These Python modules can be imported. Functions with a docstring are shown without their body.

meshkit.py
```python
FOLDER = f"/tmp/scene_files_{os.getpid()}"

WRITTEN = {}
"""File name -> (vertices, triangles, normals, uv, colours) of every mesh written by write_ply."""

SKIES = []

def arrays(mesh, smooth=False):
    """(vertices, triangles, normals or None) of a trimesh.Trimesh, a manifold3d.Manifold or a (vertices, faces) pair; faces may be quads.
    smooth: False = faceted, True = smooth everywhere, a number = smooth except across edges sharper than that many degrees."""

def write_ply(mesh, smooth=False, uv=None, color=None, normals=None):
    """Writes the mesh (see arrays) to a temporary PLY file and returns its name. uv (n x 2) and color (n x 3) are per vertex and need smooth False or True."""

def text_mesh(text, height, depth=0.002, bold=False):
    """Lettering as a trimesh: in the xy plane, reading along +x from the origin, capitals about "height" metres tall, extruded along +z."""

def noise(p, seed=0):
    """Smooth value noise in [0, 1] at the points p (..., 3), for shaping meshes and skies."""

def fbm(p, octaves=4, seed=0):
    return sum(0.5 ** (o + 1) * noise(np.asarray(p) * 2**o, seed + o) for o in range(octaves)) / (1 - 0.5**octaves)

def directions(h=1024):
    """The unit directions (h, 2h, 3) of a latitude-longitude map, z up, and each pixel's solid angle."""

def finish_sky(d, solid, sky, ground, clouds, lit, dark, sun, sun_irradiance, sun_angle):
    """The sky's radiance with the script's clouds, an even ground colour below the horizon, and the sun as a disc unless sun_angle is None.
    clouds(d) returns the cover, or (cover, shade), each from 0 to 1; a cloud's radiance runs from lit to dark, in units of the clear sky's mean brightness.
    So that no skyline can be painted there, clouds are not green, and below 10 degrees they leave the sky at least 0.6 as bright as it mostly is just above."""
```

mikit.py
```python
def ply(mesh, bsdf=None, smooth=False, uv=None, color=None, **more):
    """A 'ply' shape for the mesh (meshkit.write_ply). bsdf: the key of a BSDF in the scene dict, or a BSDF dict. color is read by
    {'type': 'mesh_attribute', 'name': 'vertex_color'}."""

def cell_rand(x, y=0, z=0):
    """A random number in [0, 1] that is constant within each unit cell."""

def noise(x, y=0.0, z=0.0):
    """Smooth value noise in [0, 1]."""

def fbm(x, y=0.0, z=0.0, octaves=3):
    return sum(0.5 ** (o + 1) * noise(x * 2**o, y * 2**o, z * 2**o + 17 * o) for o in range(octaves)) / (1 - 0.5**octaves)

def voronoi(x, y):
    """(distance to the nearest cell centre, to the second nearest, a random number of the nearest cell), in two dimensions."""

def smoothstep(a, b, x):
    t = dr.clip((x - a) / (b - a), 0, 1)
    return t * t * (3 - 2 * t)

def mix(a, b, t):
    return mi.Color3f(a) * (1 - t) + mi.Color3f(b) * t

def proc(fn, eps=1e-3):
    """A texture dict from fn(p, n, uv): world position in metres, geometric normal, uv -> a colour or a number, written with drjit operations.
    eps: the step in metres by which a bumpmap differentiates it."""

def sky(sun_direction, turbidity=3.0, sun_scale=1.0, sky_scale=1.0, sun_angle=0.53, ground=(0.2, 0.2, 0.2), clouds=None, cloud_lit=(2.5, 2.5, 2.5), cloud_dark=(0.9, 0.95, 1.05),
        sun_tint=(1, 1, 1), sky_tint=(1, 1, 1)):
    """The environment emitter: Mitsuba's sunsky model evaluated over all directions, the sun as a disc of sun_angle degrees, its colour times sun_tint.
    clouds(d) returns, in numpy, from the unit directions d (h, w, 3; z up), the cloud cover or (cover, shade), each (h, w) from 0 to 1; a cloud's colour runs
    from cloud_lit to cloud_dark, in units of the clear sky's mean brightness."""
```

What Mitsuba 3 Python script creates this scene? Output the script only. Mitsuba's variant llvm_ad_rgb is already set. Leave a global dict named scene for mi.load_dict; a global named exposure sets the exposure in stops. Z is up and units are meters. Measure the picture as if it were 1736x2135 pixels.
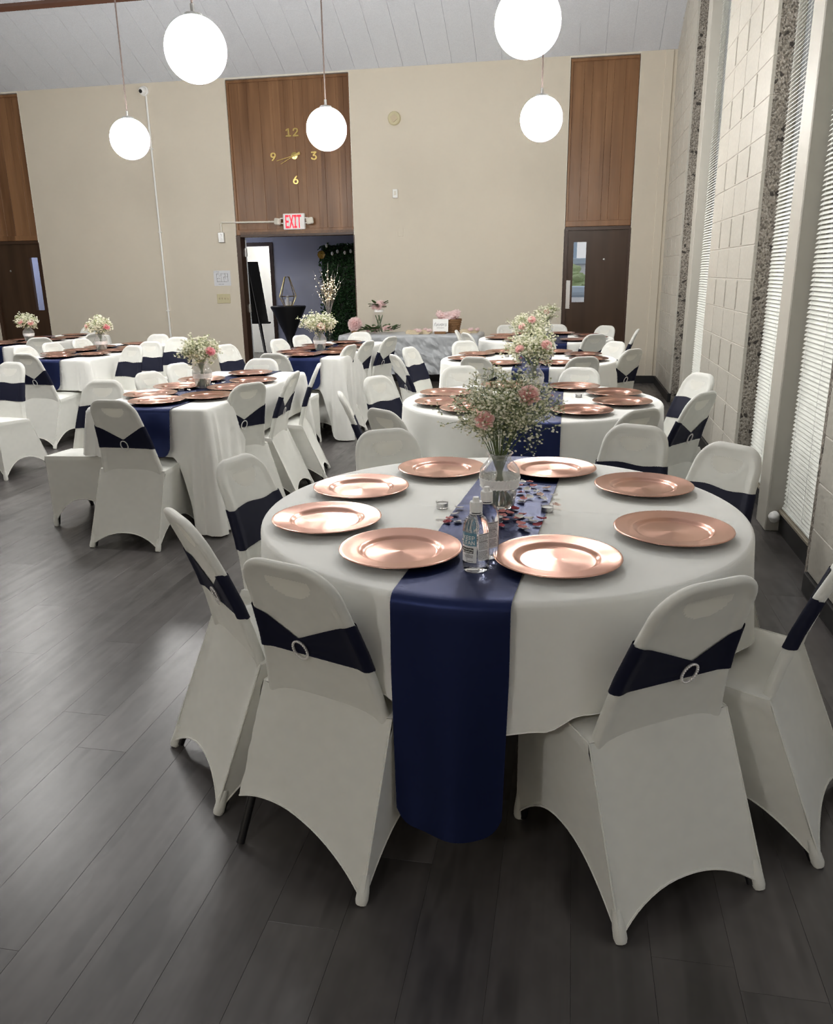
import math, random
import numpy as np, trimesh
import mitsuba as mi
import drjit as dr
import mikit, meshkit
from mikit import proc, noise, fbm, voronoi, cell_rand, smoothstep, mix

T = mi.ScalarTransform4f
rng = np.random.default_rng(7)
random.seed(7)
scene, labels = {}, {}

# ------------------------------------------------------------------ camera, sky, exposure
EYE = np.array([0.0, 0.0, 1.48])
CR = np.array([[0.98255259, 0.03915013, -0.18181769], [0.18537382, -0.28533524, 0.94032991], [-0.01506496, -0.95762783, -0.28761429]])
M = np.eye(4); M[:3, 0] = -CR[:, 0]; M[:3, 1] = -CR[:, 1]; M[:3, 2] = CR[:, 2]; M[:3, 3] = EYE
scene['camera'] = {'type': 'perspective', 'fov': math.degrees(2 * math.atan(868 / 1659.12)), 'fov_axis': 'x', 'to_world': T(M), 'near_clip': 0.05, 'far_clip': 500.0}
exposure = 2.0
LAMP = 15.0          # radiance of the globes
SKY = 5.0
def cloud_fn(d):
    n = meshkit.fbm(d * [3, 3, 6], 4, 3)
    return np.clip((n - 0.25) * 4 + 1.2 * (d[..., 2] < 0.25), 0, 1), np.clip((n - 0.3) * 0.8, 0, 1)
scene['sky'] = mikit.sky([0.35, 0.5, 0.75], turbidity=4.0, sun_scale=0.0, sky_scale=0.105 * SKY, ground=(0.25, 0.25, 0.24), clouds=cloud_fn, cloud_lit=(3.0, 3.05, 3.15), cloud_dark=(2.0, 2.08, 2.2))

# ------------------------------------------------------------------ materials
def rgb(r, g, b): return {'type': 'rgb', 'value': [r, g, b]}
def srgb(r, g, b): return [((c / 255) / 12.92 if c / 255 < 0.04045 else ((c / 255 + 0.055) / 1.055) ** 2.4) for c in (r, g, b)]
def two(b): return {'type': 'twosided', 'bsdf': b}
def prin(key, col, rough=0.6, **k):
    c = col if isinstance(col, dict) else {'type': 'rgb', 'value': list(col)}
    scene[key] = two({'type': 'principled', 'base_color': c, 'roughness': rough, **k})
    return key
def C(v): return mi.Color3f(*[float(x) for x in v])

def cream_tex(p, n, uv):
    w = 0.5 + 0.5 * noise(p.x * 40, p.y * 40, p.z * 40)
    return mix(C((0.66, 0.66, 0.62)), C((0.72, 0.72, 0.675)), w)
prin('m_cover', proc(cream_tex), 0.75, sheen=0.35, specular=0.3)
prin('m_cloth', (0.80, 0.80, 0.765), 0.8, sheen=0.25, specular=0.25)
prin('m_sash', (0.0045, 0.006, 0.022), 0.6, sheen=0.08, specular=0.25)
prin('m_satin', (0.0030, 0.0052, 0.021), 0.44, specular=0.42, spec_tint=0.6)
scene['m_sheer'] = {'type': 'principledthin', 'base_color': rgb(0.86, 0.85, 0.79), 'roughness': 0.8, 'diff_trans': 0.44, 'spec_trans': 0.0, 'eta': 1.2}
prin('m_black', (0.012, 0.012, 0.013), 0.45)
prin('m_leg', (0.008, 0.008, 0.010), 0.35)
prin('m_buckle', (0.93, 0.92, 0.90), 0.3, metallic=0.8)
prin('m_copper', (0.68, 0.375, 0.285), 0.24, metallic=1.0, anisotropic=0.7, clearcoat=0.6, clearcoat_gloss=0.96)
prin('m_under', (0.05, 0.022, 0.018), 0.5)
prin('m_white', (0.78, 0.78, 0.76), 0.5)
prin('m_offwhite', (0.66, 0.63, 0.55), 0.5)
prin('m_metal', (0.55, 0.55, 0.54), 0.35, metallic=1.0)
prin('m_brass', (0.72, 0.55, 0.20), 0.25, metallic=1.0)
prin('m_cord', (0.17, 0.13, 0.115), 0.5)
prin('m_lace', (0.86, 0.86, 0.84), 0.85)
prin('m_stem', (0.085, 0.125, 0.04), 0.6)
prin('m_leaf', (0.06, 0.10, 0.035), 0.55)
scene['m_floret'] = {'type': 'principledthin', 'base_color': rgb(0.95, 0.94, 0.83), 'roughness': 0.8, 'diff_trans': 0.8, 'eta': 1.2}
prin('m_floretg', (0.34, 0.38, 0.18), 0.8)
scene['m_carn'] = {'type': 'principledthin', 'base_color': rgb(0.95, 0.72, 0.70), 'roughness': 0.8, 'diff_trans': 0.9, 'eta': 1.2}
scene['m_carn2'] = {'type': 'principledthin', 'base_color': rgb(0.93, 0.56, 0.60), 'roughness': 0.8, 'diff_trans': 0.9, 'eta': 1.2}
scene['m_blush'] = {'type': 'principledthin', 'base_color': rgb(0.93, 0.79, 0.78), 'roughness': 0.8, 'diff_trans': 0.9, 'eta': 1.2}
prin('m_pet_w', (0.78, 0.76, 0.72), 0.7)
prin('m_pet_p', (0.62, 0.25, 0.24), 0.7)
prin('m_pet_r', (0.32, 0.03, 0.045), 0.65)
prin('m_pet_b', (0.72, 0.52, 0.44), 0.7)
prin('m_wax', (0.75, 0.74, 0.72), 0.5)
prin('m_tan', (0.50, 0.42, 0.29), 0.6)
prin('m_basket', (0.20, 0.105, 0.045), 0.7)
prin('m_plastic', (0.37, 0.385, 0.40), 0.3, specular=0.5)
prin('m_paper', (0.62, 0.63, 0.65), 0.7)
prin('m_ink', (0.16, 0.16, 0.17), 0.7)
prin('m_almond', (0.52, 0.47, 0.30), 0.45)
prin('m_label_w', (0.74, 0.75, 0.76), 0.45)
prin('m_label_b', (0.13, 0.27, 0.36), 0.45)
prin('m_gold', (0.30, 0.19, 0.035), 0.5, metallic=0.4)
prin('m_birch', (0.50, 0.46, 0.44), 0.6)
prin('m_ivy', (0.022, 0.062, 0.022), 0.55)
prin('m_ivyd', (0.008, 0.022, 0.010), 0.7)
prin('m_backwall', (0.36, 0.365, 0.42), 0.85)
prin('m_pad', (0.055, 0.05, 0.045), 0.8)
scene['m_thin'] = {'type': 'thindielectric', 'int_ior': 1.65}
scene['m_glass'] = {'type': 'dielectric', 'int_ior': 1.45}
scene['m_vase'] = {'type': 'blendbsdf', 'weight': 0.13, 'a': {'type': 'thindielectric', 'int_ior': 1.65}, 'b': two({'type': 'diffuse', 'reflectance': rgb(0.85, 0.86, 0.86)})}
scene['m_water'] = {'type': 'dielectric', 'int_ior': 1.33}
scene['m_blind'] = two({'type': 'principled', 'base_color': rgb(0.72, 0.73, 0.68), 'roughness': 0.45})

def wall_tex(p, n, uv):
    w = fbm(p.x * 3.0, p.z * 3.0, p.y * 3.0, octaves=3)
    f = noise(p.x * 90, p.z * 90, p.y * 90)
    return mix(C((0.600, 0.545, 0.455)), C((0.640, 0.585, 0.490)), 0.6 * w + 0.4 * f)
prin('m_wall', proc(wall_tex), 0.75, specular=0.25)
def block_tex(p, n, uv):
    f = fbm(p.x * 55, p.y * 55, p.z * 55, octaves=2)
    return mix(C((0.40, 0.38, 0.335)), C((0.45, 0.425, 0.375)), f)
def block_bump(p, n, uv): return fbm(p.x * 90, p.y * 90, p.z * 90, octaves=2)
scene['m_block'] = two({'type': 'bumpmap', 'arbitrary': proc(block_bump, 2e-3), 'scale': 0.004, 'bsdf': {'type': 'principled', 'base_color': proc(block_tex), 'roughness': 0.5, 'specular': 0.4}})
prin('m_post', (0.42, 0.40, 0.355), 0.45)
prin('m_sill', (0.26, 0.23, 0.18), 0.5)
prin('m_red', (0.50, 0.006, 0.012), 0.4)
def agg_tex(p, n, uv):
    wob = fbm(p.x * 30 + p.y * 30, p.z * 30, 1.0, octaves=2) * 1.2
    d1, d2, w = voronoi((p.y + p.x) * 62.0 + wob, p.z * 54.0 + wob)
    e1, e2, w2 = voronoi((p.y + p.x) * 150.0 + 7.0, p.z * 130.0)
    b1, b2, w3 = voronoi((p.y + p.x) * 21.0 + 3.0 + wob, p.z * 19.0)
    lo = fbm(p.z * 3.0, p.y * 3.0, p.x * 3.0, octaves=2)
    base = mix(C((0.17, 0.145, 0.115)), C((0.40, 0.37, 0.33)), w2)
    stone = mix(C((0.07, 0.058, 0.046)), C((0.36, 0.32, 0.275)), w * w)
    c = mix(base, stone, (1.0 - smoothstep(0.30, 0.50, d1)) * 0.8)
    c = mix(c, C((0.045, 0.038, 0.032)), dr.select(w3 < 0.16, 1.0 - smoothstep(0.22, 0.36, b1), 0.0))
    return c * (0.75 + 0.5 * lo)
def agg_bump(p, n, uv):
    d1, d2, w = voronoi((p.y + p.x) * 62.0, p.z * 54.0)
    return 1.0 - smoothstep(0.1, 0.5, d1)
scene['m_agg'] = two({'type': 'bumpmap', 'arbitrary': proc(agg_bump, 2e-3), 'scale': 0.006, 'bsdf': {'type': 'principled', 'base_color': proc(agg_tex), 'roughness': 0.7}})

def wood(dark, light, sx):
    def fn(p, n, uv):
        plank = dr.floor(p.x / sx)
        o = cell_rand(plank, 3) * 30.0
        g = fbm(p.x * 60 + o, p.z * 2.2 + o, o, octaves=3)
        k = fbm(p.x * 9 + o, p.z * 1.1 + o, 3.0, octaves=2)
        t = dr.clip(0.34 * g + 0.85 * k - 0.10 + 0.5 * (cell_rand(plank, 9) - 0.5), 0, 1)
        return mix(C(dark), C(light), t)
    return fn
scene['m_panel'] = two({'type': 'principled', 'base_color': proc(wood((0.125, 0.057, 0.024), (0.265, 0.138, 0.066), 0.137)), 'roughness': 0.36, 'specular': 0.35})
scene['m_door'] = two({'type': 'principled', 'base_color': proc(wood((0.030, 0.0145, 0.0070), (0.058, 0.029, 0.0145), 0.9)), 'roughness': 0.38, 'specular': 0.4})
prin('m_frame', (0.045, 0.021, 0.011), 0.4)
prin('m_darkgap', (0.02, 0.012, 0.008), 0.8)

def floor_fn(k):
    a = [(0.058, 0.053, 0.052), (0.069, 0.064, 0.063), (0.063, 0.058, 0.057), (0.074, 0.068, 0.067)][k]
    def fn(p, n, uv):
        g = fbm(p.x * 46 + k * 9.0, p.y * 2.4, k * 3.0, octaves=3)
        h = fbm(p.x * 9 + 5.0, p.y * 1.3 + k * 4.0, 1.0, octaves=3)
        s = smoothstep(0.60, 0.80, fbm(p.x * 16 + 31.0, p.y * 3.0, 2.0 + k, octaves=3))
        c = mix(C([x * 0.62 for x in a]), C([x * 1.5 for x in a]), dr.clip(0.35 * g + 0.75 * h + 0.45 * fbm(p.x * 22 + k * 3.0, p.y * 14, 4.0, octaves=3) - 0.28, 0, 1))
        return c * (1.0 - 0.35 * s)
    return fn
for k in range(4):
    scene[f'm_floor{k}'] = two({'type': 'principled', 'base_color': proc(floor_fn(k)), 'roughness': 0.33, 'specular': 0.6})
def ceil_tex(p, n, uv):
    f = noise(p.x * 120, p.y * 120, p.z * 60)
    return mix(C((0.58, 0.60, 0.64)), C((0.65, 0.67, 0.71)), f)
prin('m_ceil', proc(ceil_tex), 0.9, specular=0.1)
prin('m_beam', (0.12, 0.055, 0.035), 0.5)
prin('m_out_ground', (0.50, 0.49, 0.46), 0.9)
prin('m_out_white', (0.75, 0.76, 0.78), 0.9)
prin('m_out_blue', (0.42, 0.52, 0.62), 0.9)
prin('m_out_bush', (0.36, 0.46, 0.24), 0.9)

# ------------------------------------------------------------------ helpers
def tag(key, label, cat=None, group=None, kind=None):
    d = {'label': label} if label else {}
    if cat: d['category'] = cat
    if group: d['group'] = group
    if kind: d['kind'] = kind
    labels[key] = d
    return key
used = {}
def num(base):
    k = used.get(base, 0); used[base] = k + 1
    return base if k == 0 else f'{base}_{k:03d}'
def part(parent, name, mesh, mat, smooth=False, to=None, label=None, kind=None, **kw):
    key = num(f'{parent}__{name}')
    d = mesh if isinstance(mesh, dict) else mikit.ply(mesh, mat, smooth=smooth, **kw)
    if to is not None: d = {**d, 'to_world': to}
    scene[key] = d
    if label or kind: tag(key, label, kind=kind)
    return key
def solo(name, mesh, mat, label, cat=None, smooth=False, to=None, group=None, kind=None):
    key = num(name)
    d = mesh if isinstance(mesh, dict) else mikit.ply(mesh, mat, smooth=smooth)
    if to is not None: d = {**d, 'to_world': to}
    scene[key] = d
    tag(key, label, cat, group, kind)
    return key
def thing(name, label, cat, group=None):
    key = num(name); tag(key, label, cat, group); return key
def struct(name, mesh, mat, label=None, smooth=False):
    scene[name] = mikit.ply(mesh, mat, smooth=smooth)
    tag(name, label, kind='structure')
    return name
cat = trimesh.util.concatenate
def box(x0, x1, y0, y1, z0, z1):
    return trimesh.creation.box(bounds=[[min(x0, x1), min(y0, y1), min(z0, z1)], [max(x0, x1), max(y0, y1), max(z0, z1)]])
def cbox(x0, x1, y0, y1, z0, z1, c=0.004):
    b = [sorted(q) for q in ((x0, x1), (y0, y1), (z0, z1))]
    pts = []
    for i in (0, 1):
        for j in (0, 1):
            for k in (0, 1):
                p = np.array([b[0][i], b[1][j], b[2][k]]); s = np.array([1 - 2 * i, 1 - 2 * j, 1 - 2 * k]) * c
                for a in range(3):
                    q = p.copy()
                    for bb in range(3):
                        if bb != a: q[bb] += s[bb]
                    pts.append(q)
    return trimesh.convex.convex_hull(np.array(pts))
def tube(pts, r, n=8, closed=False, caps=True):
    p = np.asarray(pts, float); m = len(p)
    r = np.broadcast_to(np.asarray(r, float), (m,))
    if closed: t = np.roll(p, -1, 0) - np.roll(p, 1, 0)
    else: t = np.gradient(p, axis=0)
    t /= np.linalg.norm(t, axis=1, keepdims=True) + 1e-12
    a = np.cross(t, [0, 0, 1.0]); bad = np.linalg.norm(a, axis=1) < 0.15
    a[bad] = np.cross(t[bad], [1.0, 0, 0]); a /= np.linalg.norm(a, axis=1, keepdims=True)
    for i in range(1, m):
        a[i] = a[i - 1] - t[i] * (a[i - 1] @ t[i]); a[i] /= np.linalg.norm(a[i]) + 1e-12
    b = np.cross(t, a)
    an = np.arange(n) * 2 * np.pi / n
    v = p[:, None] + r[:, None, None] * (np.cos(an)[None, :, None] * a[:, None] + np.sin(an)[None, :, None] * b[:, None])
    f = []
    for i in range(m if closed else m - 1):
        i2 = (i + 1) % m
        for j in range(n):
            j2 = (j + 1) % n
            f += [[i * n + j, i * n + j2, i2 * n + j2], [i * n + j, i2 * n + j2, i2 * n + j]]
    v = v.reshape(-1, 3)
    if caps and not closed:
        c0, c1 = len(v), len(v) + 1
        v = np.vstack([v, p[0], p[-1]])
        for j in range(n):
            j2 = (j + 1) % n
            f += [[c0, j2, j], [c1, (m - 1) * n + j, (m - 1) * n + j2]]
    return trimesh.Trimesh(v, np.array(f), process=False)
def lathe(prof, n=32):
    return trimesh.creation.revolve(np.array(prof, float), sections=n)
def grid(P, closed_u=False):
    """P (rows, cols, 3) -> mesh"""
    R, Cc = P.shape[:2]
    i, j = np.meshgrid(np.arange(R - 1), np.arange(Cc if closed_u else Cc - 1), indexing='ij')
    j2 = (j + 1) % Cc
    q = np.stack([i * Cc + j, i * Cc + j2, (i + 1) * Cc + j2, (i + 1) * Cc + j], -1).reshape(-1, 4)
    return trimesh.Trimesh(P.reshape(-1, 3), np.vstack([q[:, [0, 1, 2]], q[:, [0, 2, 3]]]), process=False)
def move(x, y, z=0.0, rot=0.0, s=1.0): return T().translate([float(x), float(y), float(z)]).rotate([0, 0, 1], float(rot)).scale(float(s))
def sst(a, b, x):
    t = np.clip((x - a) / (b - a), 0, 1); return t * t * (3 - 2 * t)

# ------------------------------------------------------------------ the room
XR, YB = 1.14, 11.25
XL, YF = -13.0, -3.3
SLOPE, RIDGE = 0.52, 4.0
def zc(y): return 4.03 + SLOPE * (YB - y) if y >= RIDGE else 4.03 + SLOPE * (YB - RIDGE) - SLOPE * (RIDGE - y)

# floor: base + planks
struct('floor', box(XL, 1.5, YF, YB + 0.2, -0.06, -0.004), 'm_floor0', 'dark grey brown wood look plank floor')
planks = []
PW, PL = 0.178, 1.22
nx = int((1.3 - XL) / PW) + 1
for i in range(nx):
    x0 = 1.30 - (i + 1) * PW
    off = random.random() * PL
    y = YF - off
    while y < YB:
        y0, y1 = max(y, YF), min(y + PL, YB)
        if y1 - y0 > 0.02: planks.append((x0, y0, y1, random.randrange(4)))
        y += PL
def seen(pl):
    c = np.array([pl[0] + PW / 2, (pl[1] + pl[2]) / 2, 0]) - EYE
    q = CR.T @ c
    if q[2] < 0.4: return 1e9
    u, v = q[0] / q[2] * 1659 + 868, q[1] / q[2] * 1659 + 1067
    far = 0 if (-150 < u < 1886 and 500 < v < 2450) else 50
    return q[2] + far
planks.sort(key=seen)
def plank_mesh(x0, y0, y1):
    g = 0.00025; c = 0.0004
    a = box(x0 + g, x0 + PW - g, y0 + g, y1 - g, -0.006, -c)
    top = np.array([[x0 + g + c, y0 + g + c, 0], [x0 + PW - g - c, y0 + g + c, 0], [x0 + PW - g - c, y1 - g - c, 0], [x0 + g + c, y1 - g - c, 0]])
    bot = np.array([[x0 + g, y0 + g, -c], [x0 + PW - g, y0 + g, -c], [x0 + PW - g, y1 - g, -c], [x0 + g, y1 - g, -c]])
    v = np.vstack([top, bot, bot - [0, 0, 0.004]])
    f = [[0, 1, 2], [0, 2, 3]]
    for r in (0, 4):
        for k in range(4):
            k2 = (k + 1) % 4
            f += [[r + k, r + 4 + k, r + 4 + k2], [r + k, r + 4 + k2, r + k2]]
    return trimesh.Trimesh(v, f, process=False)
for (x0, y0, y1, k) in planks[:296]: part('floor', 'plank', plank_mesh(x0, y0, y1), f'm_floor{k}')
for k in range(4):
    ms = [plank_mesh(a, b, c) for a, b, c, kk in planks[296:] if kk == k]
    part('floor', f'far_planks', cat(ms), f'm_floor{k}', kind='stuff')

# back wall with its three recessed wood bays
BAYS = [(-8.72, -7.84), (-4.72, -2.985), (-0.14, 0.715)]
xs = [XL, -8.72, -7.84, -4.72, -2.985, -0.14, 0.715, 1.5]
segs = [box(xs[i], xs[i + 1], YB, YB + 0.20, 0, 4.06) for i in (0, 2, 4, 6)]
segs += [box(a, b, YB + 0.06, YB + 0.20, 2.07, 4.06) for a, b in BAYS]
struct('wall_back', cat(segs), 'm_wall', 'tall cream painted end wall with three dark wood bays')
tr = []
for a, b in BAYS:   # thin pale reveal edge round each bay
    tr += [box(a, a + 0.007, YB - 0.003, YB + 0.06, 2.0, 4.02), box(b - 0.007, b, YB - 0.003, YB + 0.06, 2.0, 4.02), box(a, b, YB - 0.004, YB + 0.05, 4.01, 4.03)]
part('wall_back', 'bay_edge', cat(tr), 'm_offwhite')
WID = [[0.11, 0.13, 0.10, 0.14, 0.12, 0.13, 0.126], [0.145, 0.12, 0.17, 0.175, 0.16, 0.126, 0.122, 0.157, 0.107, 0.18, 0.097, 0.08], [0.17, 0.102, 0.174, 0.087, 0.14, 0.158]]
for bi, (a, b) in enumerate(BAYS):
    x = a + 0.014; w = np.array(WID[bi]); w = w * (b - a - 0.028) / w.sum()
    for k, q in enumerate(w):
        d = 0.012 + 0.002 * ((k * 7) % 3)
        part('wall_back', 'panel_board', cbox(x + 0.0004, x + q - 0.0004, YB + 0.05 - d, YB + 0.058, 2.10, 3.975, 0.0018), 'm_panel', label=None)
        x += q
    fr = [cbox(a + 0.012, b - 0.012, YB + 0.0, YB + 0.06, 2.03, 2.10, 0.004), cbox(a + 0.012, b - 0.012, YB + 0.01, YB + 0.06, 3.965, 4.0, 0.004),
          cbox(a + 0.012, a + 0.04, YB + 0.015, YB + 0.06, 2.1, 3.97, 0.003), cbox(b - 0.03, b - 0.012, YB + 0.015, YB + 0.06, 2.1, 3.97, 0.003)]
    part('wall_back', 'panel_trim', cat(fr), 'm_panel')
# corner batten
part('wall_back', 'corner_batten', cbox(1.00, 1.10, YB - 0.02, YB + 0.01, 0.1, 4.03, 0.005), 'm_wall')

# side doors
def side_door(name, a, b, flip, label):
    k = name
    z0, z1 = 0.012, 1.985
    wx = (a + 0.13, a + 0.295) if not flip else (b - 0.225, b - 0.09)
    wz = (1.07, 1.84) if not flip else (1.02, 1.79)
    y0, y1 = YB + 0.05, YB + 0.095
    X0, X1 = a + 0.05, b - 0.03
    m = cat([box(X0, wx[0], y0, y1, z0, z1), box(wx[1], X1, y0, y1, z0, z1), box(wx[0], wx[1], y0, y1, z0, wz[0]), box(wx[0], wx[1], y0, y1, wz[1], z1)])
    scene[k] = mikit.ply(m, 'm_door'); tag(k, label, kind='structure')
    part(k, 'frame', cat([box(a, a + 0.05, YB + 0.02, YB + 0.16, 0, 2.03), box(b - 0.03, b, YB + 0.02, YB + 0.16, 0, 2.03), box(a, b, YB + 0.02, YB + 0.16, 1.985, 2.07)]), 'm_frame')
    part(k, 'glass_stop', cat([box(wx[0] - 0.008, wx[0], y0 - 0.006, y1, wz[0], wz[1]), box(wx[1], wx[1] + 0.008, y0 - 0.006, y1, wz[0], wz[1]), box(wx[0] - 0.008, wx[1] + 0.008, y0 - 0.006, y1, wz[1], wz[1] + 0.008), box(wx[0] - 0.008, wx[1] + 0.008, y0 - 0.006, y1, wz[0] - 0.008, wz[0])]), 'm_frame')
    part(k, 'pane', box(wx[0], wx[1], y0 + 0.02, y0 + 0.0205, wz[0], wz[1]), 'm_thin')
    px = (a + 0.012, a + 0.105) if not flip else (b - 0.045, b + 0.0)
    part(k, 'push_plate', cbox(px[0] + 0.015, px[1], y0 - 0.004, y0, 0.985, 1.355, 0.001), 'm_metal', label='brushed metal push plate')
    if not flip: part(k, 'peephole', lathe([[0, 0], [0.016, 0], [0.014, 0.005], [0, 0.007]], 16), 'm_metal', True, to=T().translate([0.39, y0, 1.615]).rotate([1, 0, 0], 90))
    else: part(k, 'peephole', lathe([[0, 0], [0.016, 0], [0.014, 0.005], [0, 0.007]], 16), 'm_metal', True, to=T().translate([-8.42, y0, 1.6]).rotate([1, 0, 0], 90))
side_door('door_1', -0.14, 0.715, False, 'dark brown flush door with a tall narrow bright window in the right wood bay')
side_door('door_2', -8.72, -7.84, True, 'dark brown flush door with a narrow pale blue window at the left edge')
# middle doorway frame and its open leaf
fr = cat([cbox(-4.72, -4.655, YB - 0.005, YB + 0.17, 0, 2.03), cbox(-4.655, -2.985, YB + 0.0, YB + 0.17, 2.0, 2.07), box(-3.0, -2.985, YB + 0.0, YB + 0.17, 0, 2.03)])
struct('trim_1', fr, 'm_frame', 'dark wood casing of the open middle doorway')
def leaf(m):
    m = m.copy(); m.apply_transform(trimesh.transformations.rotation_matrix(math.radians(24), [0, 0, 1], [-4.655, YB + 0.17, 0])); return m
struct('door_3', leaf(cbox(-4.690, -4.648, YB + 0.19, YB + 1.02, 0.012, 1.99)), 'm_door', 'dark door leaf swung open into the room behind the middle doorway')
part('door_3', 'edge_strip', leaf(box(-4.695, -4.642, YB + 0.172, YB + 0.19, 0.012, 1.99)), 'm_plastic')
for z in (1.80, 1.02, 0.25):
    part('door_3', 'hinge', cat([cbox(-4.668, -4.632, YB + 0.150, YB + 0.168, z - 0.055, z + 0.055, 0.003), tube([[-4.655, YB + 0.155, z - 0.06], [-4.655, YB + 0.155, z + 0.06]], 0.009, 8)]), 'm_metal')

# baseboards
struct('baseboard_back', cat([cbox(a, b, YB - 0.012, YB, 0, 0.10, 0.004) for a, b in ((XL, -8.72), (-7.84, -4.72), (-2.985, -0.14), (0.715, 1.14))]), 'm_black', 'black rubber baseboard along the end wall')

# other walls (behind the camera and to the left)
def gable(x0, x1):
    pts = [[YF, 0], [YB + 0.2, 0], [YB + 0.2, zc(YB + 0.2)], [RIDGE, zc(RIDGE)], [YF, zc(YF)]]
    from shapely import Polygon
    m = trimesh.creation.extrude_polygon(Polygon(pts), x1 - x0, engine='earcut')
    m.apply_transform(np.array([[0, 0, 1, x0], [1, 0, 0, 0], [0, 1, 0, 0], [0, 0, 0, 1.0]]))
    return m
struct('wall_left', gable(XL - 0.2, XL), 'm_wall', 'cream painted left wall')
struct('wall_front', box(XL, 1.5, YF - 0.2, YF, 0, 4.2), 'm_wall', 'cream painted wall behind the viewer')

# ceiling
def slab(y0, y1, th=0.10):
    v = []
    for x in (XL - 0.2, 1.6):
        for y in (y0, y1):
            for d in (0.012, th): v.append([x, y, zc(y) + d])
    return trimesh.convex.convex_hull(np.array(v))
struct('ceiling', cat([slab(RIDGE, YB + 0.2), slab(YF - 0.2, RIDGE)]), 'm_ceil', 'sloping pale grey acoustic board ceiling')
BW = 0.318
def cboard(x0, y0, y1, w=BW):
    g = 0.0014
    v = [[x, y, zc(y) + d] for x in (x0 + g, x0 + w - g) for y in (y0 + g, y1 - g) for d in (0.0, 0.014)]
    return trimesh.convex.convex_hull(np.array(v))
x = XR + 0.1; rest = []
i = 0
while x > XL:
    x -= BW
    cuts = [YB, YB - (0.9 + 1.4 * ((i * 5) % 7) / 7.0), 7.0, RIDGE]
    for a, b in zip(cuts[1:], cuts[:-1]):
        if x > -8.6 and b > 8.5: part('ceiling', 'board', cboard(x, a, b), 'm_ceil')
        else: rest.append(cboard(x, a, b))
    rest.append(cboard(x, YF, RIDGE)); i += 1
part('ceiling', 'far_boards', cat(rest), 'm_ceil', kind='stuff')
by = 9.99
m = box(-12.9, 1.13, -0.035, 0.035, -0.05, 0.0); m.apply_transform(trimesh.transformations.rotation_matrix(-math.atan(SLOPE), [1, 0, 0])); m.apply_translation([0, by, zc(by)])
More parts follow.
